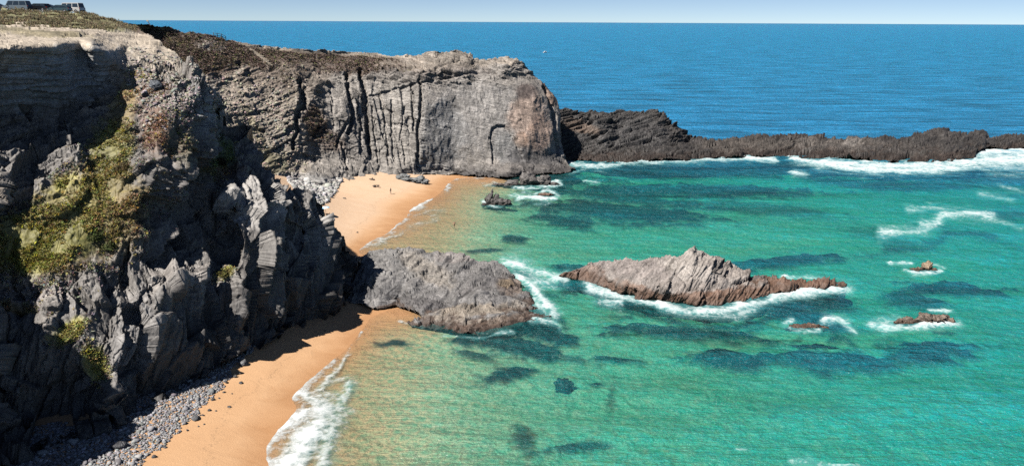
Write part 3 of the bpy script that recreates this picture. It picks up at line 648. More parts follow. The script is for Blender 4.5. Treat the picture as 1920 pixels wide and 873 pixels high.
# ---- headland behind the far beach, with its gully
HEAD = [
 (100,26,156),(180,33,168),(240,44,186),(282,47,196),(340,56,201),(400,67,205),(470,82,212),(560,91,221),(680,97,229),(760,103,234),(820,98,238),(872,97,241),(888,110,240),(930,107,240),(962,105,241),(980,118,241),(1000,140,241),(1020,160,242),(1046,182,243),(1051,205,243),
 (100,80,150),(100,180,140),(250,80,188),(250,180,176),(330,90,195),(330,140,188),(350,180,183),(390,130,194.5),(400,95,199.5),(380,200,184.5),(420,160,194),(450,122,202),(440,90,206),(480,100,210),(500,125,206.5),(400,260,173),(430,200,188),(470,262,185.5),(500,322,183),(470,330,178),(440,330,171),(530,345,183),(560,346,187),
 (500,180,198.5),(540,205,198.5),(520,260,191),(560,262,194.5),(560,140,209),(600,115,222),(640,128,220),(620,150,214.5),(575,160,207),(600,230,203),(590,300,197),(640,300,202),(560,310,191),
 (690,118,225),(720,128,224.5),(720,160,221),(680,170,217.5),(680,240,212),(700,300,209),(740,200,217.5),(760,150,222.5),(790,130,226),(800,200,218.5),(790,290,213.5),(850,130,230),(850,180,225),(850,250,221),(880,110,237),(900,150,231),(930,250,222.5),(930,150,231.5),(960,120,237),(1000,180,233),(1000,250,226),(1040,250,234),(1020,300,226.5),(960,300,221),(900,300,219.5),
 (640,338,None,3.6),(600,345,None,4.6),(700,333,None,2.8),(740,329,None,2.2),(800,326,None,1.2),(850,327,None,.2),(920,332,None,-.2),(980,330,None,-.2),(1040,327,None,-.2),(1076,323,None,-.2),(1062,300,236),(1056,260,240),(500,370,170),(640,360,None,2),(800,345,None,-.8),(940,348,None,-1),(1080,338,None,-1)]
HEAD_POLY = [(105,27),(180,34),(240,45),(282,48),(340,57),(400,68),(470,83),(560,92),(680,98),(760,103),(820,98),(872,97),(886,109),(930,108),(962,105),(982,120),(1000,140),(1022,162),(1045,183),(1049,210),(1052,260),(1058,298),(1076,318),(1070,327),(1030,330),(980,333),(920,336),(850,331),(800,330),(740,333),(700,337),(640,343),(600,352),(530,356),(470,345),(380,330),(250,200),(105,190)]
CRACKS = [([(563,150),(566,180),(560,205),(552,240)],5.0,1.8),([(572,165),(574,190),(568,205)],4.5,2.2),([(650,140),(655,190),(660,225),(652,250)],4.5,1.8),([(652,225),(640,250),(630,275)],3,1.0),([(676,132),(684,180),(688,220),(692,285)],5.0,2.2),([(668,190),(676,240),(674,290)],2.5,.8),([(772,160),(774,200),(776,245)],2,.9),([(787,150),(790,195),(784,240),(783,315)],3.0,1.3),([(735,190),(734,240),(738,300)],2,.6),([(712,180),(722,230),(730,310)],2,.6),([(620,175),(625,210)],2,.6),([(600,230),(590,260)],2.5,.8),([(640,270),(650,320)],2.5,.9),([(560,240),(548,265),(550,280)],3.5,1.4),([(757,200),(752,260),(760,310)],1.6,.5),([(698,200),(704,260),(712,315)],1.8,.5),
          ([(1018,165),(1030,190),(1040,235),(1046,290)],4.0,1.6),([(690,180),(740,170),(800,152),(880,138),(960,128)],2.5,.8),([(720,130),(760,142),(800,135),(860,112)],2.5,.9)]
ARCH = [(926,305),(921,280),(918,258),(922,242),(932,235),(946,236),(956,246),(966,262),(974,278),(980,290)]
FRH = frame((0.25, 0.10, 0.96), (1, 0, -0.2)); FRV = frame((0.92, 0.38, 0.05), (0.0, 0.25, 1.0))
def head_masks(ux, uy):
    q = np.stack([ux / 20, uy / 20, ux * 0], -1); nz = fbm(q, 4, 177, 0.6); w = ux + 9 * nz; y = uy + 9 * nz
    slab = smooth(775, 805, w) * smooth(150, 175, y + 0.10 * (ux - 850)); face = smooth(575, 640, w) * smooth(150, 170, y)
    cols = face * (1 - slab); gully = smooth(590, 545, w); crown = (1 - slab) * (1 - cols) * (1 - gully)
    return nz, slab, cols, gully, crown
def head_disp(p, n, ux, uy):
    nz, slab, cols, gully, crown = head_masks(ux, uy)
    fj, ft, _ = facets(p / np.array([1.6, 1.6, 2.4]), 161); cx, cy = ux + 2.0 * nz + 3.4 * fj + 1.2 * ft, uy + 2.5 * nz
    d = 0.8 * fbm(p / 14.0, 3, 102)
    dslab = 0.30 * ridged(p @ FRV.T / np.array([5.0, 2.2, 3.0]), 4, 103) + 0.16 * slabs(p, FRV, (2.2, 1.6, 1.3), 104, 1, 1, .3, .6)
    dcol = 0.8 * slabs(p, FRV, (15.0, 6.0, 3.0), 105, 1, .6, .2) + 0.28 * saw(p, FRV, 3.4, 721, (9, 6, 5), .8, 6.0) + 0.42 * slabs(p, FRH, (5.0, 4.0, 3.2), 106, 1, .9, .3) + .2 * slabs(p, FRH, (2.0, 1.6, 1.0), 116, 1, 1, .5)
    dgul = 0.7 * slabs(p, FRN, (6.0, 3.6, 2.4), 108, 1, 1.1, .1) + 0.28 * saw(p, FRN, 1.3, 731, (5, 3, 2)) + 0.2 * slabs(p, FRN, (1.8, 1.5, .9), 109, 1, 1.2, .3)
    s = p[:, 2] - 0.06 * p[:, 0] + 1.4 * perlin(p / 12.0, 111); lay = RND[(np.floor(s / 1.15).astype(np.int64) * 7919) % 1024, 1] - 0.5
    dcr = 0.5 * lay + 0.9 * slabs(p, FRH, (7.0, 5.0, 2.0), 112, 1, 1.0, .2) + 1.0 * saw(p, FRH, 1.5, 741, (9, 5, 5), .6, 6.0) + .35 * slabs(p, FRH, (2.4, 1.8, .8), 113, 1, 1.1, .4)
    rub = smooth(130, 100, uy - 0.045 * np.maximum(ux - 400, 0)) * (ux < 760)
    d = d + slab * dslab + cols * dcol + gully * dgul * (1 - .5 * rub) + crown * dcr * (1 - 0.65 * rub)
    for pl, w, dep in CRACKS:
        m = (np.abs(ux - np.mean([a[0] for a in pl])) < 160)
        dd, s_ = seg_dist(cx[m], cy[m], pl); d[m] -= dep * np.exp(-(dd / w) ** 4) - 0.25 * dep * (s_ > 0) * np.exp(-(dd / (w * 4)) ** 2)
    a = in_poly(cx, cy, ARCH + [(985, 312), (925, 316)]); dd, _ = seg_dist(cx, cy, ARCH)
    d = d - 0.7 * a * smooth(0, 2, dd) * smooth(318, 280, uy) - 1.0 * np.exp(-(dd / 1.7) ** 2)
    foot = smooth(5.0, 0.5, p[:, 2]) * (ux > 790)
    return d * (1 - .3 * foot) + foot * (0.9 * slabs(p, FRH, (3.5, 3, 1.4), 115, 1, .8, .3, .5) + 0.5)
HG = np.array([.245, .222, .200])
def head_paint(p, n, ux, uy):
    L = [(480,250,120,110,0,np.array([.30,.255,.205]),.85),(440,110,130,45,10,BROWNV * 1.15,.92),(330,85,90,36,18,BROWNV,.95),(620,112,190,24,3,BROWNV * 1.15,.92),(560,150,60,40,0,np.array([.19,.155,.125]),.8),(470,150,60,30,0,np.array([.25,.205,.165]),.7),(300,62,60,10,18,np.array([.13,.10,.045]),.9),(590,225,22,30,-30,BROWNV,.85),(610,260,40,20,30,BROWNV*1.3,.6),
         (395,85,30,12,10,GREY * 1.1,.7),(830,115,110,20,-2,WARM * .85,.75),(950,112,40,12,0,WARM,.7),(800,140,120,14,-6,np.array([.155,.13,.115]),.5),
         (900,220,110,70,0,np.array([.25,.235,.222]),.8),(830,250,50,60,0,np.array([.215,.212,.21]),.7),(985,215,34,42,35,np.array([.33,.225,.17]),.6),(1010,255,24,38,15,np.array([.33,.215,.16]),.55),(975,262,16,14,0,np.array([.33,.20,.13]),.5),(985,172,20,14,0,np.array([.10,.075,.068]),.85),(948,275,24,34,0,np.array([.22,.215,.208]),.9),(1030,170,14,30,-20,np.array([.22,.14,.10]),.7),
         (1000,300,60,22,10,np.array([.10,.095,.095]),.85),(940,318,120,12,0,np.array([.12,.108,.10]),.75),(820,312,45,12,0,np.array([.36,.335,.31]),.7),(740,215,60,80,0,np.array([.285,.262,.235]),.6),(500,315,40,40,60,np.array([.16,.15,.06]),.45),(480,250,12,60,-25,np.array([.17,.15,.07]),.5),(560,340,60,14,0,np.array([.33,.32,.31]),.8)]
    col, nz = paint_layers(HG, L, p, n, ux, uy, 131, .5, 18.0)
    dd, _ = seg_dist(ux, uy, [(405,186),(415,168),(432,148),(462,124)]); col = np.where((dd < 3.2)[:, None], PALE * .95, col)
    dd, _ = seg_dist(ux, uy, [(455,81),(475,95),(490,108),(504,122)]); col = np.where((dd < 2.2)[:, None], PALE * .9, col)
    rim = smooth(7, 2, np.abs(uy - (np.interp(ux, [440,470,560,680,760], [76,84,93,99,104])))) * (ux > 440) * (ux < 770); col = col * (1 - .7 * rim[:, None]) + .7 * rim[:, None] * PALE * 1.05
    col = col * (1 + 0.38 * fbm(p / 6.0, 4, 151))[:, None]
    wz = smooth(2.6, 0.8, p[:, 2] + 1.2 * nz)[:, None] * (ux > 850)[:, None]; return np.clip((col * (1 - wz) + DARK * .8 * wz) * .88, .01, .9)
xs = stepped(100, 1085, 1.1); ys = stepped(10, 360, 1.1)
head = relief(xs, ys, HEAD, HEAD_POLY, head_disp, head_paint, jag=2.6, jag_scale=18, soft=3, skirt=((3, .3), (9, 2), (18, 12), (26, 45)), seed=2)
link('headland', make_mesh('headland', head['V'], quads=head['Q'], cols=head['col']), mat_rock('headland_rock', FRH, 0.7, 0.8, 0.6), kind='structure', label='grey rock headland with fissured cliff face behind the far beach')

# ---- rocks standing in or reaching into the sea
def sea_rock(name, label, cat, pts, poly, step, fr, sizes, amps, base, layers, seed, wet=1.6, wetcol=(.115, .068, .045), jag=2.0, soft=2, group=None, skirt=((1.2, .5), (3, 2.0), (5, 5), (8, 12)), blk=.5, jsc=14, var=.5, bmp=.45, sw=1.0, gain=.82):
    px_ = [q[0] for q in poly]; py_ = [q[1] for q in poly]
    xs = stepped(min(px_) - 4, max(px_) + 4, step); ys = stepped(min(py_) - 4, max(py_) + 4, step)
    def disp(p, n, ux, uy):
        d = sw * amps[1] * 1.3 * saw(p, fr, sizes[1][2] * 1.6, seed + 40, (sizes[0][0], sizes[0][1], sizes[0][2] * 1.5)) + amps[1] * .6 * saw(p, fr, sizes[1][2] * .7, seed + 50, sizes[1])
        for k, (s, a) in enumerate(zip(sizes, amps)): d = d + a * slabs(p, fr, s, seed + 20 + k, 1, 1.15, .25)
        return d + amps[-1] * .3 * fbm(p / .7, 3, seed + 9)
    def paint(p, n, ux, uy):
        col, nz = paint_layers(base, layers, p, n, ux, uy, seed, .5, 12.0)
        col = col * (1 + 0.4 * fbm(p / 2.5, 4, seed + 5))[:, None]
        z_ = p[:, 2] + .9 * fbm(p / 1.6, 3, seed + 7)
        m = smooth(wet, wet * .55, z_)[:, None] * .9; col = col * (1 - m) + np.array(wetcol) * m
        m = smooth(.45, .1, z_)[:, None] * blk; col = col * (1 - m) + np.array([.03, .022, .018]) * m
        return np.clip(col * gain, .008, .9)
    r = relief(xs, ys, pts, poly, disp, paint, jag=jag, jag_scale=jsc, soft=soft, skirt=skirt, seed=seed)
    o = link(name, make_mesh(name, r['V'], quads=r['Q'], cols=r['col']), mat_rock(name + '_stone', fr, .35, bmp, var), label=label, cat=cat, group=group)
    return r
FRR = frame((0.30, 0.35, 0.88), (0.95, -0.1, -0.3))
# reef running out from the headland
REEF_POLY = [(1036,205),(1052,204),(1075,208),(1110,209),(1140,214),(1160,206),(1200,207),(1235,203),(1252,216),(1270,234),(1290,248),(1302,262),(1350,262),(1400,257),(1450,255),(1490,249),(1520,256),(1560,256),(1620,257),(1680,258),(1720,252),(1765,243),(1800,246),(1850,250),(1880,253),(1990,250),(1990,281),(1920,279),(1850,278),(1830,284),(1824,300),(1800,304),(1740,306),(1690,305),(1650,307),(1600,300),(1560,297),(1520,299),(1470,293),(1420,297),(1350,297),(1290,302),(1230,300),(1180,306),(1120,306),(1080,300),(1050,300),(1036,260)]
REEFP = [(1020,195,262),(1052,203,262),(1110,208,264),(1160,205,267),(1235,202,268),(1270,233,266),(1302,261,266),(1400,256,270),(1490,248,275),(1560,255,275),(1680,257,277),(1765,242,282),(1850,249,285),(2010,246,290),(2010,290,None,-.5),(1920,283,None,-.3),(1850,282,None,0),(1830,300,None,-.3),(1740,309,None,-.3),(1650,310,None,-.3),(1560,300,None,-.2),(1470,296,None,-.2),(1350,300,None,-.2),(1290,305,None,-.2),(1180,309,None,-.2),(1080,304,None,-.2),(1040,304,None,-.2),(1020,310,None,-.3),(1020,250,254),
 (1100,250,257.5),(1160,245,259.5),(1090,280,250),(1200,270,254),(1240,240,262),(1260,270,256),(1120,240,256),(1180,225,263.5),(1320,280,256.5),(1400,276,259),(1480,270,263),(1500,260,270),(1600,275,262),(1640,285,254.5),(1720,275,262),(1760,262,271),(1780,285,255),(1850,265,273),(1930,266,277),(1140,290,248.5),(1560,280,258.5),(1680,290,252)]
FRR = frame((-.37, .64, .48), (.8, .2, .35))
sea_rock('rock_reef', 'long dark layered reef running out to sea from the headland', 'reef', REEFP, REEF_POLY, 1.1, FRR, [(14, 5, 2.6), (6, 2.4, 1.1), (2.4, 1.1, .5)], [1.3, .5, .13], (.07, .062, .058),
  [(1120,250,70,26,8,np.array([.10,.095,.093]),.8),(1090,240,36,12,15,np.array([.24,.165,.12]),.7),(1200,245,60,30,15,np.array([.085,.08,.08]),.8),(1560,272,110,14,0,np.array([.19,.165,.145]),.6),(1600,268,20,9,0,np.array([.30,.27,.245]),.7),(1400,275,90,16,0,np.array([.15,.125,.105]),.5),(1720,285,80,14,0,np.array([.12,.105,.095]),.7),(1840,255,110,8,0,np.array([.10,.09,.085]),.6)], 210, wet=2.4, wetcol=(.055, .038, .03), gain=.56, jag=3.8, jsc=60, var=.8, bmp=.8, sw=2.0, skirt=((3, .3), (7, 2), (12, 6), (18, 14)))
# grey hump joined to the tip of the near cliff
FRO = frame((0.35, -0.45, 0.82), (0.93, 0.0, 0.30))
HUMP_POLY = [(630,520),(640,490),(676,477),(700,468),(730,464),(762,462),(800,469),(825,472),(862,474),(888,484),(905,486),(930,490),(945,500),(958,511),(971,515),(977,530),(979,546),(989,548),(996,562),(1004,578),(1014,584),(1036,598),(1020,604),(985,606),(960,612),(935,620),(900,628),(862,625),(835,616),(800,614),(772,613),(764,607),(790,592),(785,585),(760,578),(742,574),(722,579),(700,580),(676,569),(655,569),(640,565)]
HUMPP = [(610,470,124),(640,488,123),(676,476,123.5),(730,463,125),(762,461,126),(800,468,125),(862,473,124),(905,485,123),(930,489,123),(958,510,121.5),(979,530,121),(1000,545,118),(1000,578,None,-.2),(1045,600,None,-.5),(985,610,None,-.4),(960,616,None,-.3),(900,632,None,-.3),(862,629,None,-.3),(800,618,None,-.3),(764,611,None,-.2),(790,592,None,1.0),(780,583,None,.8),(742,576,None,.1),(700,582,None,.2),(655,572,None,.8),(610,575,None,1.2),
 (690,520,115.5),(720,500,118.5),(760,520,116.5),(800,540,114.5),(840,520,117),(870,500,120),(800,500,119.2),(720,550,112),(900,530,114.5),(930,515,118.5),(950,545,114),(860,560,110.2),(900,560,109.8),(960,560,111.8),(985,580,109.8),(830,585,106.9),(870,590,105.2),(920,590,105.4),(960,592,106),(860,612,102.8),(920,612,103),(820,600,105),(1000,596,107),(840,572,110.3),(900,576,108.4)]
sea_rock('rock_outcrop', 'broad grey hump of rock with brown layered ledges reaching into the water', 'rock', HUMPP, HUMP_POLY, 1.0, FRO, [(7, 3.5, 1.3), (3, 1.6, .6), (1.0, .7, .28)], [.45, .24, .08], (.205, .195, .19),
  [(740,490,80,30,0,np.array([.235,.225,.215]),.7),(800,505,60,20,30,np.array([.33,.285,.235]),.5),(850,482,40,10,5,np.array([.30,.265,.25]),.6),(700,545,70,14,5,np.array([.12,.115,.115]),.8),(800,570,70,12,8,np.array([.13,.12,.12]),.7),(900,580,90,10,-5,np.array([.34,.28,.215]),.7),(860,600,70,8,5,np.array([.31,.25,.19]),.6),(960,535,30,20,0,np.array([.17,.12,.09]),.7),(950,530,20,8,0,np.array([.30,.22,.13]),.5),(900,535,50,12,-20,np.array([.13,.12,.118]),.6),(890,615,80,8,-4,np.array([.19,.115,.075]),.8),(950,600,50,9,-8,np.array([.26,.18,.12]),.6)], 230, wet=1.0, wetcol=(.09, .06, .045), jag=2.0, gain=.70, sw=1.7)
# islet
FRI = frame((0.55, -0.35, 0.76), (0.6, 0.1, 0.75))
ISLE_POLY = [(1046,516),(1075,505),(1105,494),(1140,487),(1180,479),(1205,481),(1230,484),(1250,480),(1275,474),(1292,465),(1303,461),(1318,470),(1335,480),(1348,479),(1362,489),(1375,490),(1395,501),(1405,513),(1440,513),(1480,521),(1520,524),(1560,523),(1590,530),(1584,539),(1540,541),(1500,543),(1460,549),(1430,556),(1400,565),(1360,571),(1320,574),(1290,570),(1260,566),(1220,564),(1195,560),(1178,552),(1150,545),(1120,534),(1085,526)]
ISLEP = [(1030,512,128),(1075,503,126),(1105,492,126),(1140,485,126),(1180,477,125.5),(1230,482,123.5),(1275,472,122),(1303,459,121.5),(1335,479,122),(1362,488,122.5),(1395,500,123),(1440,512,124),(1500,521,124),(1560,521,125),(1600,528,None,-.2),(1588,541,None,-.3),(1500,547,None,-.3),(1460,553,None,-.3),(1400,568,None,-.3),(1320,577,None,-.3),(1260,570,None,-.3),(1195,564,None,-.3),(1150,549,None,-.3),(1085,530,None,-.3),(1030,522,None,-.4),
 (1180,510,120),(1130,512,123.3),(1220,505,118.7),(1270,500,117.6),(1300,490,118),(1330,505,117.4),(1300,530,115),(1240,535,114.8),(1200,540,115.6),(1350,520,117.8),(1390,525,119),(1370,545,115.4),(1320,555,113.4),(1270,552,113.6),(1430,535,118.6),(1480,535,119.5),(1540,532,121.5),(1160,530,118.4),(1345,498,120.3)]
FRI2 = frame((-.82, .36, .41), (.55, .45, .7))
sea_rock('rock_islet', 'large pale peaked rock islet ringed by white surf in the bay', 'rock', ISLEP, ISLE_POLY, 1.0, FRI2, [(7, 3, 1.8), (3, 1.4, .8), (1.2, .7, .35)], [.7, .26, .08], (.27, .24, .22),
  [(1300,490,60,34,0,np.array([.34,.305,.275]),.8),(1180,500,80,22,10,np.array([.25,.215,.20]),.7),(1360,500,45,20,20,np.array([.27,.235,.21]),.7),(1280,535,60,12,0,np.array([.20,.17,.15]),.6),(1440,520,50,10,8,np.array([.09,.075,.065]),.7),(1500,532,90,9,4,np.array([.21,.12,.08]),.8),(1340,555,120,12,-4,np.array([.20,.11,.07]),.75),(1200,545,40,12,20,np.array([.21,.125,.085]),.7),(1090,512,40,12,-15,np.array([.20,.13,.10]),.7)], 250, wet=2.2, wetcol=(.115, .066, .044), jag=1.6, jsc=30, sw=.6)
# small rocks awash: built free-standing from cut stone lumps
def lump(seed, sub=4, cuts=22):
    r = np.random.default_rng(seed); bm = bmesh.new(); bmesh.ops.create_icosphere(bm, subdivisions=sub, radius=1.0)
    V = np.array([v.co[:] for v in bm.verts]); T = np.array([[v.index for v in f.verts] for f in bm.faces]); bm.free()
    for _ in range(cuts):
        d = r.normal(size=3); d /= np.linalg.norm(d); lim = r.uniform(.5, .9); s = V @ d; V = V - np.maximum(s - lim, 0)[:, None] * d
    V = V * (1 + .34 * slabs(V * 3 + seed, FRI, (1.6, 1.1, .9), seed, 1, 1.2, .2) + .16 * slabs(V * 3 + seed, FRI, (.8, .6, .4), seed + 1, 1, 1.2, .3))[:, None]
    return V, T
MSMALL = mat_rock('small_rock_stone', FRI, .3, .7, .6)
def free_rock(name, label, cat, px, py, size, lumps, col, seed, z=0.0, group=None, wetcol=(.075, .046, .032), wet=.7):
    """lumps: (dx, dy, dz, sx, sy, sz) around the spot where the rock meets the water or sand"""
    o = at_z(px, py, z); Vs, Ts, b = [], [], 0
    for k, (dx, dy, dz, sx_, sy_, sz_) in enumerate(lumps):
        V, T = lump(seed + 7 * k); V = V * np.array([sx_, sy_, sz_]) + np.array([dx, dy, dz]); Vs.append(V); Ts.append(T + b); b += len(V)
    V = np.concatenate(Vs) * size; P = V + o
    cc = np.array(col)[None] * (1 + .5 * fbm(P / 1.2, 3, seed))[:, None]
    m = smooth(wet, wet * .3, P[:, 2] - z + .3 * fbm(P / .8, 2, seed + 1))[:, None]; cc = cc * (1 - m) + np.array(wetcol) * m
    return link(name, make_mesh(name, V, tris=np.concatenate(Ts), cols=np.clip(cc, .01, .9)), MSMALL, label=label, cat=cat, group=group, loc=o)
SR = (.15, .115, .092)
free_rock('sea_rock', 'brown knobbly rock awash in surf at the far right of the bay', 'rock', 1738, 605, 1.0, [(-2.9, .2, .1, 2.2, 1.1, 1.0), (-.4, .3, .3, 1.8, 1.2, 1.3), (2.0, .5, .4, 2.0, 1.2, 1.3), (3.9, .6, .1, 1.4, .8, .8), (-4.6, 0, 0, 1.0, .6, .5)], SR, 301)
free_rock('sea_rock', 'low flat brown rock barely above the waves beside the islet', 'rock', 1515, 612, 1.0, [(-1.5, 0, -.2, 1.9, .9, .7), (.9, .2, -.1, 1.7, .9, .75), (2.6, 0, -.2, 1.1, .6, .5)], (.19, .125, .09), 311)
free_rock('sea_rock', 'small pointed rock ringed by foam beyond the islet', 'rock', 1728, 505, 1.0, [(-.8, 0, -.1, 1.5, .8, .8), (1.1, .1, .2, 1.3, .8, 1.3), (2.4, 0, -.2, .8, .6, .7)], (.30, .22, .15), 321)
free_rock('sea_rock', 'dark two horned rock standing in the shallows off the far beach', 'rock', 928, 383, 1.0, [(-1.3, 0, .9, 1.5, 1.2, 2.9), (-.4, .1, .5, 1.6, 1.2, 2.0), (1.3, .2, .5, 2.3, 1.4, 2.0), (2.9, 0, .2, 1.6, 1.0, 1.1), (-2.6, -.2, 0, 1.0, .8, .7)], (.085, .078, .075), 331, wetcol=(.05, .042, .038))
free_rock('sea_rock', 'dark craggy rock in the water at the headland foot', 'rock', 1000, 346, 1.0, [(-1.5, 0, 1.0, 3.4, 1.8, 3.0), (2.6, .3, .8, 3.0, 1.8, 2.2), (-6.0, -.3, .2, 3.2, 1.4, 1.3), (-10, -.6, 0, 2.4, 1.0, .7), (5.6, 0, .1, 1.8, 1.0, .9)], (.12, .11, .105), 341, wetcol=(.06, .05, .045))
free_rock('sea_rock', 'rounded brown rock with white water on its seaward side near the headland', 'rock', 1022, 366, 1.0, [(-.6, 0, 0, 2.0, 1.1, .9), (1.0, .1, 0, 1.7, 1.0, .8)], (.22, .15, .115), 351)
free_rock('beach_rock', 'long grey slab lying on the sand below the headland', 'rock', 768, 341, 1.0, [(-1.8, .4, .8, 3.0, 1.6, 1.5), (2.2, 0, .6, 3.6, 1.5, 1.3), (4.6, -.3, .1, 1.6, .8, .6)], (.16, .165, .165), 361, z=1.3, wetcol=(.13, .13, .13))
free_rock('beach_rock', 'small dark rock on pale sand near the pebble bank', 'rock', 698, 338, 1.0, [(0, 0, .1, .9, .7, .6)], (.12, .09, .07), 371, z=2.8, wetcol=(.12, .09, .07))
free_rock('beach_rock', 'flat dark stone half buried in pale sand', 'rock', 705, 348, 1.0, [(-.3, 0, 0, .6, .5, .3), (.5, .1, 0, .6, .4, .25)], (.09, .075, .065), 375, z=2.6, wetcol=(.09, .07, .06))
free_rock('submerged_rock', 'dark round boulder under clear turquoise water', 'rock', 1056, 722, 1.0, [(0, 0, -.3, 1.6, 1.5, 1.2)], (.016, .017, .017), 381, z=-1.9, wetcol=(.014, .015, .015), wet=.2)

# =================================================================== GROUND COVER AND STONES
def pick(rel, w, n, rng=RNG):
    w = np.maximum(w, 0); return rng.choice(len(w), n, p=w / w.sum())
def spot(rel, px, py):
    k = np.argmin((rel['ux'] - px) ** 2 + (rel['uy'] - py) ** 2); return rel['p'][k], rel['n'][k], k
MLEAF = mat_tint('leaf', .8, .15, True); MSTONE = mat_tint('stone', .9, .2)
TUFTS = [tuft(400 + k, 7, .55, .8, .16, .9) for k in range(6)]; GRASS = [tuft(420 + k, 8, .45, 1.0, .07, .5) for k in range(6)]
STONES = [icorock(440 + k, 1, .35, (1, .8, .6)) for k in range(8)]
ux, uy = near['ux'], near['uy']; qn = np.stack([ux / 14, uy / 14, ux * 0], -1); nzn = fbm(qn, 3, 77, .6)
upn = np.clip(near['n'][:, 2], 0, 1)
def inview(u): return u > -40
w = near_veg(ux, uy, nzn) * smooth(.0, .35, perlin(near['p'] / 2.2, 601) + .25) * inview(ux)
k = pick(near, w, 12500); cc = near['col'][k] * RNG.uniform(1.2, 2.7, (len(k), 1)) * (1 + .14 * RNG.normal(size=(len(k), 3)))
cc = cc * np.where(RNG.random((len(k), 1)) < .16, np.array([[1.6, 1.45, .7]]), 1.0)
link('ground_cover', scatter_mesh('ground_cover', TUFTS, near['p'][k], near['n'][k] * .6 + np.array([0, 0, .5]), RNG.uniform(.14, .36, len(k)), np.clip(cc, .01, .6)), MLEAF, kind='stuff', label='low olive and ochre plants matting the sunlit slope of the near cliff')
w = smooth(52, 46, uy - .03 * ux) * smooth(17, 22, uy) * inview(ux) * (ux < 262) * smooth(-.25, .1, perlin(near['p'] / 3.0, 603))
k = pick(near, w, 5200); link('grass', scatter_mesh('grass', GRASS, near['p'][k], near['n'][k] * .2 + np.array([0, 0, 1.0]), RNG.uniform(.2, .55, len(k)), lump_colours(len(k), (.33, .275, .165), .3)), MLEAF, kind='stuff', label='dry grass on the clifftop below the parked cars')
w = smooth(1.2, .5, splat(ux, uy, 320, 165, 95, 45, 22)) + .6 * smooth(1.2, .6, splat(ux, uy, 300, 115, 60, 22, 15)) + .25 * smooth(1.2, .6, splat(ux, uy, 300, 210, 50, 40, 0))
k = pick(near, w, 1500); link('rubble', scatter_mesh('rubble', STONES, near['p'][k], near['n'][k], np.stack([RNG.uniform(.12, .5, len(k)), RNG.uniform(.1, .4, len(k)), RNG.uniform(.06, .22, len(k))], -1), lump_colours(len(k), (.27, .245, .22), .25)), MSTONE, kind='stuff', label='loose broken stones on the crest of the near cliff')
hx, hy = head['ux'], head['uy']; hl = head['col'][:len(hx)].mean(1)
w = smooth(.15, .09, hl) * smooth(.05, .5, head['n'][:, 2]) * (hx < 770) * (hy < 275)
k = pick(head, w, 9000); cc = lump_colours(len(k), (.20, .15, .12), .3)
cc = cc * np.where(RNG.random((len(k), 1)) < .12, np.array([[1.1, 1.5, .8]]), 1.0)
link('heath', scatter_mesh('heath', TUFTS, head['p'][k], head['n'][k] * .5 + np.array([0, 0, .7]), RNG.uniform(.2, .55, len(k)), cc), MLEAF, kind='stuff', label='dark brown heath covering the top of the headland')
w = smooth(600, 540, hx) * smooth(100, 150, hy) * smooth(.12, .2, hl) + .3 * smooth(1.2, .6, splat(hx, hy, 395, 85, 36, 14, 10))
k = pick(head, w, 2800); link('scree', scatter_mesh('scree', STONES, head['p'][k], head['n'][k], np.stack([RNG.uniform(.2, .7, len(k)), RNG.uniform(.2, .6, len(k)), RNG.uniform(.1, .35, len(k))], -1), lump_colours(len(k), (.29, .25, .21), .22)), MSTONE, kind='stuff', label='pale scree and blocks on the gully slope behind the near cliff')
# pebble banks
def pebbles(name, poly, n, s0, s1, base, label, z0):
    c = np.array([at_z(a, b, z0) for a, b in poly])[:, :2]; lo, hi = c.min(0), c.max(0)
    P = RNG.uniform(lo, hi, (n * 6, 2)); g = np.stack([P[:, 0] / 3, P[:, 1] / 3, P[:, 0] * 0], -1)
    Pj = P + 1.6 * np.stack([fbm(g, 3, 611), fbm(g, 3, 612)], -1)
    P = P[in_poly(Pj[:, 0], Pj[:, 1], c.tolist())][:n]
    _, zz_, _, _, _, _ = bed_parts(P[:, 0], P[:, 1]); s = s0 * np.exp(RNG.normal(0, .38, len(P)) + .3) * np.where(RNG.random(len(P)) < .012, 2.0, 1.0)
    pos = np.stack([P[:, 0], P[:, 1], zz_ + .18 * s], -1)
    link(name, scatter_mesh(name, STONES, pos, np.repeat([[0, 0, 1.0]], len(P), 0), s, lump_colours(len(P), base, .28, hue=.03), tip=.25), MSTONE, kind='stuff', label=label)
pebbles('pebbles', [(-60,990),(-60,820),(60,810),(190,795),(300,720),(400,668),(470,640),(476,655),(440,690),(418,712),(392,742),(368,768),(335,798),(300,832),(268,866),(235,900),(190,990)], 15500, .10, .34, (.24, .235, .24), 'grey pebble bank along the foot of the near cliff', 2.3)
pebbles('pebbles', [(540,352),(560,330),(640,334),(632,350),(618,366),(606,385),(590,400),(560,390)], 3800, .28, .6, (.36, .35, .335), 'pale grey pebble bank at the back of the far beach', 4.0)
def stone(name, label, px, py, z, size, col, seed, group=None, flat=.6):
    P = at_z(px, py, z); zz_ = bed_parts(P[:1], P[1:2])[1][0]; P = at_z(px, py, float(zz_))
    V, T = icorock(seed, 2, .3, (1, .8, flat)); V = V * size; V[:, 2] += size * flat * .35
    cols = np.clip(np.array(col)[None] * (1 + .4 * fbm((V + seed) / size * 1.3, 3, seed))[:, None], .01, .8)
    return link(name, make_mesh(name, V, tris=T, cols=cols), MSMALL, label=label, cat='rock', group=group, loc=P, rot=(0, 0, seed * 1.7))
stone('boulder', 'biggest grey boulder on the orange sand close to the cliff foot', 456, 682, 1.8, .62, (.17, .17, .175), 501, flat=.85)
stone('boulder', 'dark boulder at the edge of the pebble bank, larger than the stones around it', 366, 784, 1.7, .60, (.11, .11, .115), 502)
stone('boulder', 'dark boulder lying in the shaded part of the pebble bank', 224, 838, 2.4, .85, (.06, .06, .065), 503)
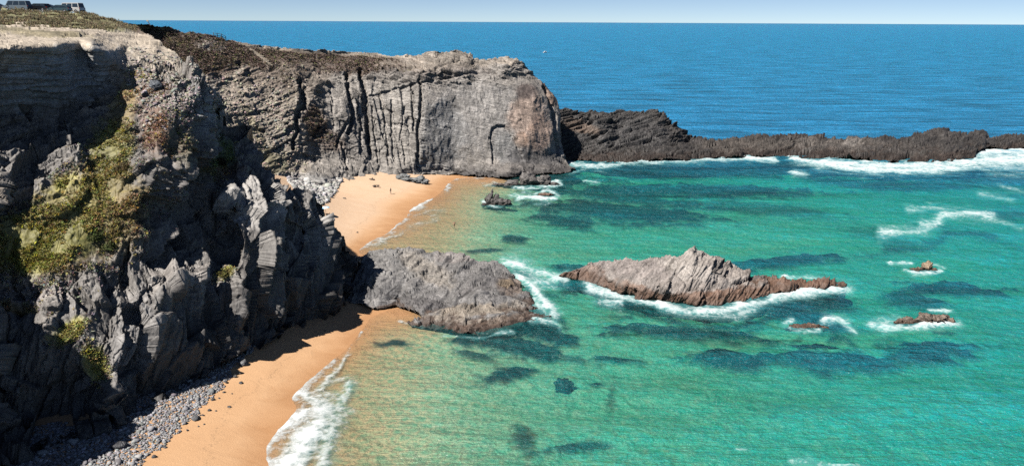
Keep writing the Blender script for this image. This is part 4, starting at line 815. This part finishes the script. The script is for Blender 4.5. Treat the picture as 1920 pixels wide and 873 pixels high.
for i, (a, b, s_) in enumerate([(430,763,.26),(458,751,.16),(452,718,.3),(424,716,.26),(399,749,.28),(411,746,.16),(288,856,.3),(351,806,.2),(335,810,.22),(383,795,.17),(392,769,.26),(380,778,.22),(435,738,.16),(450,699,.2),(266,864,.22),(441,705,.28),(405,770,.15),(420,735,.2),(372,799,.14),(310,838,.2)]):
    stone('beach_stone', 'small dark stone scattered on the sand beside the near pebble bank', a, b, 1.6, s_, (.09, .085, .085), 510 + i, 'stones on the near sand')
for i, (a, b) in enumerate([(598, 629), (609, 620)]):
    stone('beach_stone', 'tiny dark stone alone on smooth sand below the cliff tip', a, b, 1.0, .17, (.05, .045, .045), 540 + i, 'two stones below the cliff tip')
stone('beach_stone', 'dark stone by itself on the pale far sand', 670, 436, 1.0, .3, (.05, .045, .045), 550)
stone('beach_stone', 'low dark stone on the far sand beside the pebble bank', 646, 372, 3.0, .5, (.10, .085, .075), 551, flat=.4)
P, n_, _ = spot(near, 332, 154); V, T = lump(560, 2, 8)
link('pale_block', make_mesh('pale_block', V * np.array([.75, .6, .4]), tris=T, cols=np.repeat([[.45, .41, .34]], len(V), 0)), MSMALL, label='single pale block lying on the dark rubble of the cliff crest', cat='rock', loc=P + n_ * .15)
P, n_, _ = spot(near, 291, 162); V, T = lump(570, 3, 8)
link('boulder', make_mesh('boulder', V * np.array([.95, .8, .65]), tris=T, cols=np.repeat([[.10, .11, .125]], len(V), 0)), MSMALL, label='dark blue-grey boulder beside rust coloured plants on the crest', cat='rock', loc=P + n_ * .25)

# shrubs
MBARK = mat_plain('bark', (.07, .05, .035), .9, .1)
def shrub(px, py, r, col, label, seed, leaves=700):
    P, n_, _ = spot(near, px, py); g = np.random.default_rng(seed)
    root = link('shrub', None, label=label, cat='shrub', loc=P - np.array([0, 0, .1]), group='shrubs on the near cliff')
    V, T = [], []
    for k in range(9):
        a = g.uniform(0, 6.28); tip = np.array([math.cos(a) * r * g.uniform(.3, .8), math.sin(a) * r * g.uniform(.3, .8), r * g.uniform(.4, .8)]); w_ = .05; i = len(V)
        V += [(w_, 0, 0), (-w_ / 2, w_, 0), (-w_ / 2, -w_, 0), tuple(tip)]; T += [(i, i + 1, i + 3), (i + 1, i + 2, i + 3), (i + 2, i, i + 3)]
    link('stems', make_mesh('stems', np.array(V), tris=np.array(T)), MBARK, parent=root)
    cl = g.normal(size=(14, 3)); cl /= np.linalg.norm(cl, axis=1)[:, None]; cl[:, 2] = np.abs(cl[:, 2]) * .7; cl *= r * g.uniform(.3, .85, (14, 1))
    c = cl[g.integers(0, 14, leaves)] + g.normal(size=(leaves, 3)) * r * .2; c[:, 2] = np.maximum(c[:, 2], .02)
    leaf = (np.array([[-.5, 0, 0], [0, -.3, .12], [.5, 0, 0], [0, .3, .12]]), np.array([[0, 1, 2, 3]]))
    me_ = scatter_mesh('foliage', [leaf], c, c + np.array([0, 0, .4]), g.uniform(.16, .32, leaves) , lump_colours(leaves, col, .35, g), tip=.6, rng=g)
    link('foliage', me_, MLEAF, parent=root)
shrub(402, 258, 1.35, (.05, .065, .022), 'tallest dark green shrub beside the blue-shaded pinnacle', 701, 900)
shrub(388, 288, 1.0, (.055, .062, .025), 'dark green shrub just below the pinnacle', 702)
shrub(414, 306, 1.2, (.06, .055, .03), 'brownish green shrub between the two buttresses', 703, 800)
shrub(418, 514, .95, (.12, .11, .035), 'olive shrub on a ledge low on the dark face', 704)
shrub(236, 318, 1.0, (.10, .075, .035), 'brown-leaved shrub at the edge of the dark triangular face', 705)
shrub(180, 445, 1.25, (.055, .07, .022), 'dark green shrub in the middle of the sunlit plant slope', 706, 900)
shrub(205, 462, 1.0, (.06, .07, .025), 'dark green shrub at the lower right edge of the plant slope', 707)

# =================================================================== THINGS PEOPLE BROUGHT
def box(V, F, lo, hi, top=(1, 1)):
    i = len(V); cx_, cy_ = (lo[0] + hi[0]) / 2, (lo[1] + hi[1]) / 2
    for z_, kx, ky in ((lo[2], 1, 1), (hi[2], top[0], top[1])):
        for a, b in ((lo[0], lo[1]), (hi[0], lo[1]), (hi[0], hi[1]), (lo[0], hi[1])): V.append((cx_ + (a - cx_) * kx, cy_ + (b - cy_) * ky, z_))
    F += [(i + 3, i + 2, i + 1, i), (i + 4, i + 5, i + 6, i + 7), (i, i + 1, i + 5, i + 4), (i + 1, i + 2, i + 6, i + 5), (i + 2, i + 3, i + 7, i + 6), (i + 3, i, i + 4, i + 7)]
def bevelled(name, V, F, w=.03, seg=2):
    me_ = bpy.data.meshes.new(name); me_.from_pydata([tuple(map(float, v)) for v in V], [], F); bm = bmesh.new(); bm.from_mesh(me_)
    bmesh.ops.bevel(bm, geom=bm.edges[:], offset=w, segments=seg, affect='EDGES', clamp_overlap=True); bmesh.ops.recalc_face_normals(bm, faces=bm.faces[:]); bm.to_mesh(me_); bm.free(); return me_
def wheel_mesh(name, r, w, inner=0.0, seg=20):
    V, F = [], []
    prof = [(r * .96, -w / 2), (r, -w / 4), (r, w / 4), (r * .96, w / 2), (r * .62, w / 2), (r * .58, w / 4)] if not inner else [(inner, -w / 2), (inner, w / 2), (inner * .8, w * .4), (.05, w * .55)]
    for k in range(seg):
        a = 6.2832 * k / seg
        for (q, y_) in prof: V.append((math.cos(a) * q, y_, math.sin(a) * q))
    m_ = len(prof)
    for k in range(seg):
        for j in range(m_ - 1): F.append((k * m_ + j, ((k + 1) % seg) * m_ + j, ((k + 1) % seg) * m_ + j + 1, k * m_ + j + 1))
    F.append(tuple(k * m_ + m_ - 1 for k in range(seg))); F.append(tuple(k * m_ for k in reversed(range(seg))))
    me_ = bpy.data.meshes.new(name); me_.from_pydata(V, [], F); me_.update(); return me_
MGLASS = mat_plain('car_glass', (.02, .03, .04), .08, .8); MTYRE = mat_plain('tyre_rubber', (.02, .02, .02), .9); MRIM = mat_plain('rim_metal', (.45, .45, .47), .35, .5, .8); MLAMP = mat_plain('lamp_lens', (.75, .75, .72), .15, .6); MTAIL = mat_plain('tail_lens', (.4, .02, .02), .25, .6); MTRIM = mat_plain('dark_trim', (.03, .03, .032), .7)
TY = wheel_mesh('tyre', .34, .22); RI = wheel_mesh('rim', .34, .21, .21)
def car(label, loc, rz, paint, style):
    L, W, H, roof = dict(van=(4.9, 1.9, 1.95, (-2.25, 1.25, 1.95)), hatch=(4.1, 1.76, 1.48, (-1.75, .45, 1.15)), estate=(4.5, 1.78, 1.5, (-2.05, .55, 1.25)), camper=(4.7, 1.86, 1.98, (-2.2, 1.45, 1.8)))[style]
    root = link('parked_car' if style not in ('van', 'camper') else 'parked_van', None, label=label, cat='car' if style not in ('van', 'camper') else 'van', loc=loc, rot=(0, 0, rz), group='cars parked on the clifftop')
    mp = mat_plain('car_paint', paint, .25, .6, .1, .05); belt = .98 if style in ('hatch', 'estate') else 1.08; h2 = L / 2
    r0, r1, _ = roof; nose = .78 if style in ('hatch', 'estate') else .95
    # body side outline, extruded across with a slight tuck at the sill
    side = [(-h2, .42), (-h2 + .03, belt - .12), (-h2 + .12, belt), (r1 + (1.0 if style in ('hatch', 'estate') else .55), belt), (h2 - .25, nose), (h2 - .02, nose - .22), (h2, .42), (h2 - .12, .26), (-h2 + .12, .26)]
    V = [(x_, s_ * W / 2 * (.97 if z_ < .3 or z_ > belt - .02 else 1), z_) for s_ in (-1, 1) for x_, z_ in side]; n9 = len(side)
    Fq = [tuple(range(n9)), tuple(reversed(range(n9, 2 * n9)))] + [(k, n9 + k, n9 + (k + 1) % n9, (k + 1) % n9) for k in range(n9)]
    link('body', bevelled('body', V, Fq, .05, 2), mp, parent=root)
    # cabin
    f0 = r1 + (.95 if style in ('hatch', 'estate') else .5); b0 = -h2 + .1; b1 = r0 + (.35 if style == 'hatch' else .12)
    prof = [(b0, belt - .02), (b1, H - .06), (b1 + .2, H), (r1 - .1, H), (r1, H - .05), (f0, belt - .02)]; wt = W / 2 * .84; wb = W / 2 * .955
    def half(z_): return wb + (wt - wb) * (z_ - belt) / (H - belt)
    V = [(x_, s_ * half(z_), z_) for s_ in (-1, 1) for x_, z_ in prof]; m6 = len(prof)
    Fq = [tuple(range(m6)), tuple(reversed(range(m6, 2 * m6)))] + [(k, m6 + k, m6 + (k + 1) % m6, (k + 1) % m6) for k in range(m6)]
    link('cabin', bevelled('cabin', V, Fq, .04, 2), mp, parent=root)
    zl, zh = belt + .05, H - .14
    def edge(zz_, a, b): return a + (b - a) * (zz_ - belt) / (H - belt)
    xf = lambda zz_: edge(zz_, f0, r1) - .10; xb = lambda zz_: edge(zz_, b0, b1) + .12
    cuts = [0, .36, .68, 1] if style != 'hatch' else [0, .5, 1]
    for s_ in (-1, 1):
        for a, b in zip(cuts[:-1], cuts[1:]):
            q = []
            for zz_, lo_ in ((zl, 1), (zl, 0), (zh, 0), (zh, 1)):
                k_ = (b - .02) if not lo_ else (a + .02); q.append((xb(zz_) + (xf(zz_) - xb(zz_)) * k_, s_ * (half(zz_) + .012), zz_))
            me_ = make_mesh('side_window', np.array(q), faces=[(0, 1, 2, 3)] if s_ < 0 else [(3, 2, 1, 0)]); link('side_window', me_, MGLASS, parent=root)
    for nm, fn_, d in (('windscreen', lambda zz_: edge(zz_, f0, r1), 1), ('rear_window', lambda zz_: edge(zz_, b0, b1), -1)):
        q = [(fn_(zz_) + d * .03, s_ * (half(zz_) - .1), zz_) for zz_, s_ in ((zl, -1), (zl, 1), (zh, 1), (zh, -1))]
        link(nm, make_mesh(nm, np.array(q), faces=[(0, 1, 2, 3)] if d > 0 else [(3, 2, 1, 0)]), MGLASS, parent=root)
    for x_ in (-L * .31, L * .31):
        for s_ in (-1, 1):
            wh = link('wheel', TY, MTYRE, parent=root, loc=(x_, s_ * (W / 2 - .09), .34), rot=(0, 0, 0 if s_ > 0 else math.pi)); link('rim', RI, MRIM, parent=wh)
    for s_ in (-1, 1):
        V, Fq = [], []; box(V, Fq, (h2 - .16, s_ * W * .36 - .18, nose - .26), (h2 + .01, s_ * W * .36 + .18, nose - .1)); link('headlight', bevelled('headlight', V, Fq, .03), MLAMP, parent=root)
        V, Fq = [], []; box(V, Fq, (-h2 - .015, s_ * W * .42 - .09, .72), (-h2 + .1, s_ * W * .42 + .09, belt - .05)); link('tail_light', bevelled('tail_light', V, Fq, .02), MTAIL, parent=root)
        V, Fq = [], []; box(V, Fq, (f0 - .42, s_ * (W / 2 + .1) - .09, belt - .02), (f0 - .3, s_ * (W / 2 + .1) + .09, belt + .15)); link('mirror', bevelled('mirror', V, Fq, .03), MTRIM, parent=root)
    for x_ in (-h2 + .02, h2 - .04):
        V, Fq = [], []; box(V, Fq, (x_ - .08, -W / 2 + .06, .34), (x_ + .08, W / 2 - .06, .54)); link('bumper', bevelled('bumper', V, Fq, .04), MTRIM, parent=root)
    return root
for label, px, py, Y, rz, paint, style in [
    ('grey-blue panel van with dark rear half, facing away from the sea', 34, 20.5, 152.5, math.pi + .06, (.14, .17, .19), 'van'),
    ('black estate car next to the grey-blue van', 73, 21.5, 155.0, math.pi - .05, (.012, .014, .018), 'estate'),
    ('dark blue hatchback half hidden behind the black estate car', 91, 22.5, 158.0, .1, (.03, .045, .07), 'hatch'),
    ('dark teal hatchback overlapping the white van', 113, 24, 153.0, math.pi + .08, (.05, .085, .095), 'hatch'),
    ('white van, the parked vehicle closest to the sea', 136, 24.5, 157.0, math.pi - .12, (.52, .51, .49), 'camper'),
    ('dark car cut off by the picture edge beside the grey-blue van', -8, 19.5, 160.0, 0.05, (.03, .025, .025), 'hatch')]:
    P = at_y(px, py, Y); car(label, P, rz, paint, style)
MWOOD = mat_plain('weathered_wood', (.16, .12, .09), .85, .2); MPALE = mat_plain('pale_wood', (.42, .35, .27), .85, .2)
def post(V, F, a, b, w):
    a, b = np.array(a, float), np.array(b, float); d = b - a; d /= np.linalg.norm(d); s_ = np.cross(d, (0, 1, 0.1)); s_ /= np.linalg.norm(s_); t_ = np.cross(d, s_); i = len(V)
    for c in (a, b):
        for x_, y_ in ((-1, -1), (1, -1), (1, 1), (-1, 1)): V.append(tuple(c + s_ * w * x_ + t_ * w * y_))
    F += [(i + 3, i + 2, i + 1, i), (i + 4, i + 5, i + 6, i + 7), (i, i + 1, i + 5, i + 4), (i + 1, i + 2, i + 6, i + 5), (i + 2, i + 3, i + 7, i + 6), (i + 3, i, i + 4, i + 7)]
b0 = spot(head, 402, 71)[0]; root = link('wooden_railing', None, label='weathered wooden railing on the brow of the heath slope', cat='railing', loc=b0)
ends = [spot(head, a, b)[0] - b0 for a, b in ((400, 71), (408, 71), (416, 72), (425, 74))]
for e in ends:
    V, Fq = [], []; post(V, Fq, e - (0, 0, .3), e + (0, 0, 1.15), .07); link('post', bevelled('post', V, Fq, .015, 1), MWOOD, parent=root)
for hgt_ in (.55, 1.05):
    for a, b in zip(ends[:-1], ends[1:]):
        V, Fq = [], []; post(V, Fq, a + (0, 0, hgt_), b + (0, 0, hgt_), .05); link('rail', bevelled('rail', V, Fq, .012, 1), MWOOD, parent=root)
b0 = spot(head, 282, 49)[0]; root = link('trail_post', None, label='leaning wooden trail post with a small board on the skyline', cat='post', loc=b0)
V, Fq = [], []; post(V, Fq, (0.1, 0, -.3), (-.55, 0, 1.15), .07); link('post', bevelled('post', V, Fq, .015, 1), MWOOD, parent=root)
V, Fq = [], []; box(V, Fq, (-.75, -.12, .85), (-.25, -.08, 1.2)); link('board', bevelled('board', V, Fq, .01, 1), MPALE, parent=root)
b0 = spot(head, 456, 82)[0]; root = link('stairway', None, label='pale timber steps climbing the heath slope from the gully', cat='steps', loc=b0)
for k in range(16):
    q = spot(head, np.interp(k, [0, 8, 15], [456, 482, 505]), np.interp(k, [0, 8, 15], [83, 101, 123]))[0] - b0
    V, Fq = [], []; box(V, Fq, (-.85, -.22, -.2), (.85, .22, .2)); me_ = bevelled('step', V, Fq, .03, 1); link('step', me_, MPALE, parent=root, loc=q, rot=(0, 0, .35))
# parasol and people
P = at_z(612, 409, 2.55); P[2] = bed_parts(P[:1], P[1:2])[1][0]
root = link('beach_umbrella', None, label='open pale blue and white beach umbrella beside the cliff', cat='umbrella', loc=P)
V, Fq = [(0, 0, .32)], []
for k in range(16):
    a = 6.2832 * k / 16
    for r_, z_ in ((.45, .25), (.85, .08), (1.05, -.12 - .04 * (k % 2))): V.append((math.cos(a) * r_, math.sin(a) * r_, z_))
for k in range(16):
    a, b = 1 + 3 * k, 1 + 3 * ((k + 1) % 16); Fq += [(0, a, b), (a, a + 1, b + 1, b), (a + 1, a + 2, b + 2, b + 1)]
t = NT('umbrella_cloth'); sp = t.node('ShaderNodeSeparateXYZ'); tcn = t.node('ShaderNodeTexCoord'); t.l.new(tcn.outputs['Object'], sp.inputs[0])
ang = t.math('FLOORED_MODULO', t.math('MULTIPLY', t.math('ARCTAN2', sp.outputs[1], sp.outputs[0]), 8 / 6.2832), 2.0)
t.principled(t.mix(t.math('GREATER_THAN', ang, 1.0), (.75, .78, .8, 1), (.30, .52, .68, 1)), .8)
link('canopy', make_mesh('canopy', np.array(V), faces=Fq), t.m, parent=root, loc=(-.1, 0, 1.75), rot=(-.12, -.15, 0))
V, Fq = [], []; post(V, Fq, (0, 0, -.3), (-.1, 0, 2.0), .025); link('pole', bevelled('pole', V, Fq, .005, 1), MPALE, parent=root)
def person(label, P, rz, joints, bands, seed):
    """one skinned body; bands: heights and colours of hair, skin and clothes"""
    bm = bmesh.new(); lay = bm.verts.layers.skin.verify(); vs = {}
    for nm, (co, r_) in joints.items():
        v_ = bm.verts.new(co); v_[lay].radius = (r_, r_ * .85); vs[nm] = v_
    vs['pelvis'][lay].use_root = True
    for a, b in [('pelvis', 'waist'), ('waist', 'chest'), ('chest', 'neck'), ('neck', 'jaw'), ('jaw', 'crown')] + [(x + s_, y + s_) for s_ in 'LR' for x, y in (('hip', 'knee'), ('knee', 'ankle'), ('ankle', 'toe'), ('shoulder', 'elbow'), ('elbow', 'wrist'), ('wrist', 'fingers'), ('wrist', 'thumb'))] + [('pelvis', 'hipL'), ('pelvis', 'hipR'), ('chest', 'shoulderL'), ('chest', 'shoulderR')]:
        bm.edges.new((vs[a], vs[b]))
    me_ = bpy.data.meshes.new('person'); bm.to_mesh(me_); bm.free()
    tm = NT('person_colours'); tcn = tm.node('ShaderNodeTexCoord'); s3 = tm.node('ShaderNodeSeparateXYZ'); tm.l.new(tcn.outputs['Object'], s3.inputs[0])
    tm.principled(tm.ramp(tm.math('DIVIDE', s3.outputs[2], 2.0), bands, 'CONSTANT'), .7)
    o = link('person', me_, tm.m, label=label, cat='person', loc=P, rot=(0, 0, rz))
    o.modifiers.new('skin', 'SKIN').use_smooth_shade = True; o.modifiers.new('smooth', 'SUBSURF').levels = 1; o.modifiers['smooth'].render_levels = 1
    return o
def standing(arm=.25, step=.12):
    J = dict(pelvis=((0, 0, .95), .13), waist=((0, 0, 1.1), .115), chest=((0, 0, 1.34), .145), neck=((0, 0, 1.5), .055), jaw=((0, .02, 1.58), .075), crown=((0, .01, 1.7), .085))
    for s_, n_ in ((-1, 'L'), (1, 'R')):
        J.update({'hip' + n_: ((s_ * .1, 0, .86), .09), 'knee' + n_: ((s_ * .11, s_ * step * .5, .48), .06), 'ankle' + n_: ((s_ * .12, s_ * step, .08), .042), 'toe' + n_: ((s_ * .14, s_ * step + .17, .035), .03),
                  'shoulder' + n_: ((s_ * .19, 0, 1.4), .06), 'elbow' + n_: ((s_ * (.24 + arm * .4), .02, 1.12), .045), 'wrist' + n_: ((s_ * (.24 + arm * .7), .1, .88), .032), 'fingers' + n_: ((s_ * (.25 + arm * .75), .13, .74), .02), 'thumb' + n_: ((s_ * (.2 + arm * .7), .16, .8), .014)})
    return J
def sitting():
    J = dict(pelvis=((0, 0, .14), .14), waist=((0, -.05, .28), .12), chest=((0, -.1, .52), .15), neck=((0, -.08, .68), .055), jaw=((0, -.05, .76), .075), crown=((0, -.06, .88), .085))
    for s_, n_ in ((-1, 'L'), (1, 'R')):
        J.update({'hip' + n_: ((s_ * .11, .08, .13), .09), 'knee' + n_: ((s_ * .14, .45, .42), .06), 'ankle' + n_: ((s_ * .14, .72, .08), .042), 'toe' + n_: ((s_ * .15, .9, .04), .03),
                  'shoulder' + n_: ((s_ * .2, -.1, .58), .06), 'elbow' + n_: ((s_ * .27, .1, .4), .045), 'wrist' + n_: ((s_ * .17, .33, .44), .032), 'fingers' + n_: ((s_ * .12, .45, .46), .02), 'thumb' + n_: ((s_ * .1, .38, .5), .014)})
    return J
SK = (.42, .25, .17); DK = (.02, .016, .014)
P = at_z(852, 428, -.45); person('person standing knee deep in the shallows off the far beach', P, .4, standing(.3, .1), [(0, SK), (.36, DK), (.5, SK), (.81, DK)], 1)
P = at_z(733, 366, .9); P[2] = bed_parts(P[:1], P[1:2])[1][0]; person('person in dark clothes walking on the far beach sand', P, 1.2, standing(.12, .2), [(0, SK), (.2, (.03, .03, .05)), (.5, (.10, .05, .04)), (.74, SK), (.81, DK)], 2)
P = at_z(619, 410, 2.4); P[2] = bed_parts(P[:1], P[1:2])[1][0]; person('person in a red top sitting on the sand under the beach umbrella', P, -1.0, sitting(), [(0, SK), (.05, DK), (.12, (.45, .05, .04)), (.34, SK), (.4, DK)], 3)
# small boat far out
P = at_z(1022, 99, 0.0); root = link('motor_boat', None, label='tiny white boat alone on the open blue sea', cat='boat', loc=P, rot=(0, 0, .5)); MB = mat_plain('boat_white', (.8, .8, .78), .4)
V, Fq = [], []
for x_, w_, k_ in ((-3, 1.1, .0), (-1, 1.25, .0), (1.2, 1.1, .1), (2.6, .5, .3), (3.3, .05, .5)):
    V += [(x_, -w_, 1.0 + k_), (x_, -w_ * .6, -.2), (x_, w_ * .6, -.2), (x_, w_, 1.0 + k_)]
for k in range(4): i = 4 * k; Fq += [(i, i + 4, i + 5, i + 1), (i + 1, i + 5, i + 6, i + 2), (i + 2, i + 6, i + 7, i + 3), (i + 3, i + 7, i + 4, i)]
Fq += [(0, 1, 2, 3), (19, 18, 17, 16)]; link('hull', make_mesh('hull', np.array(V), faces=Fq), MB, parent=root)
V, Fq = [], []; box(V, Fq, (-1.2, -.8, 1.0), (.9, .8, 2.3), (.75, .85)); link('cabin', bevelled('cabin', V, Fq, .08), MB, parent=root)
V, Fq = [], []; box(V, Fq, (-.9, -.85, 1.5), (.6, .85, 2.0), (.9, .92)); link('window', bevelled('window', V, Fq, .02), MGLASS, parent=root)
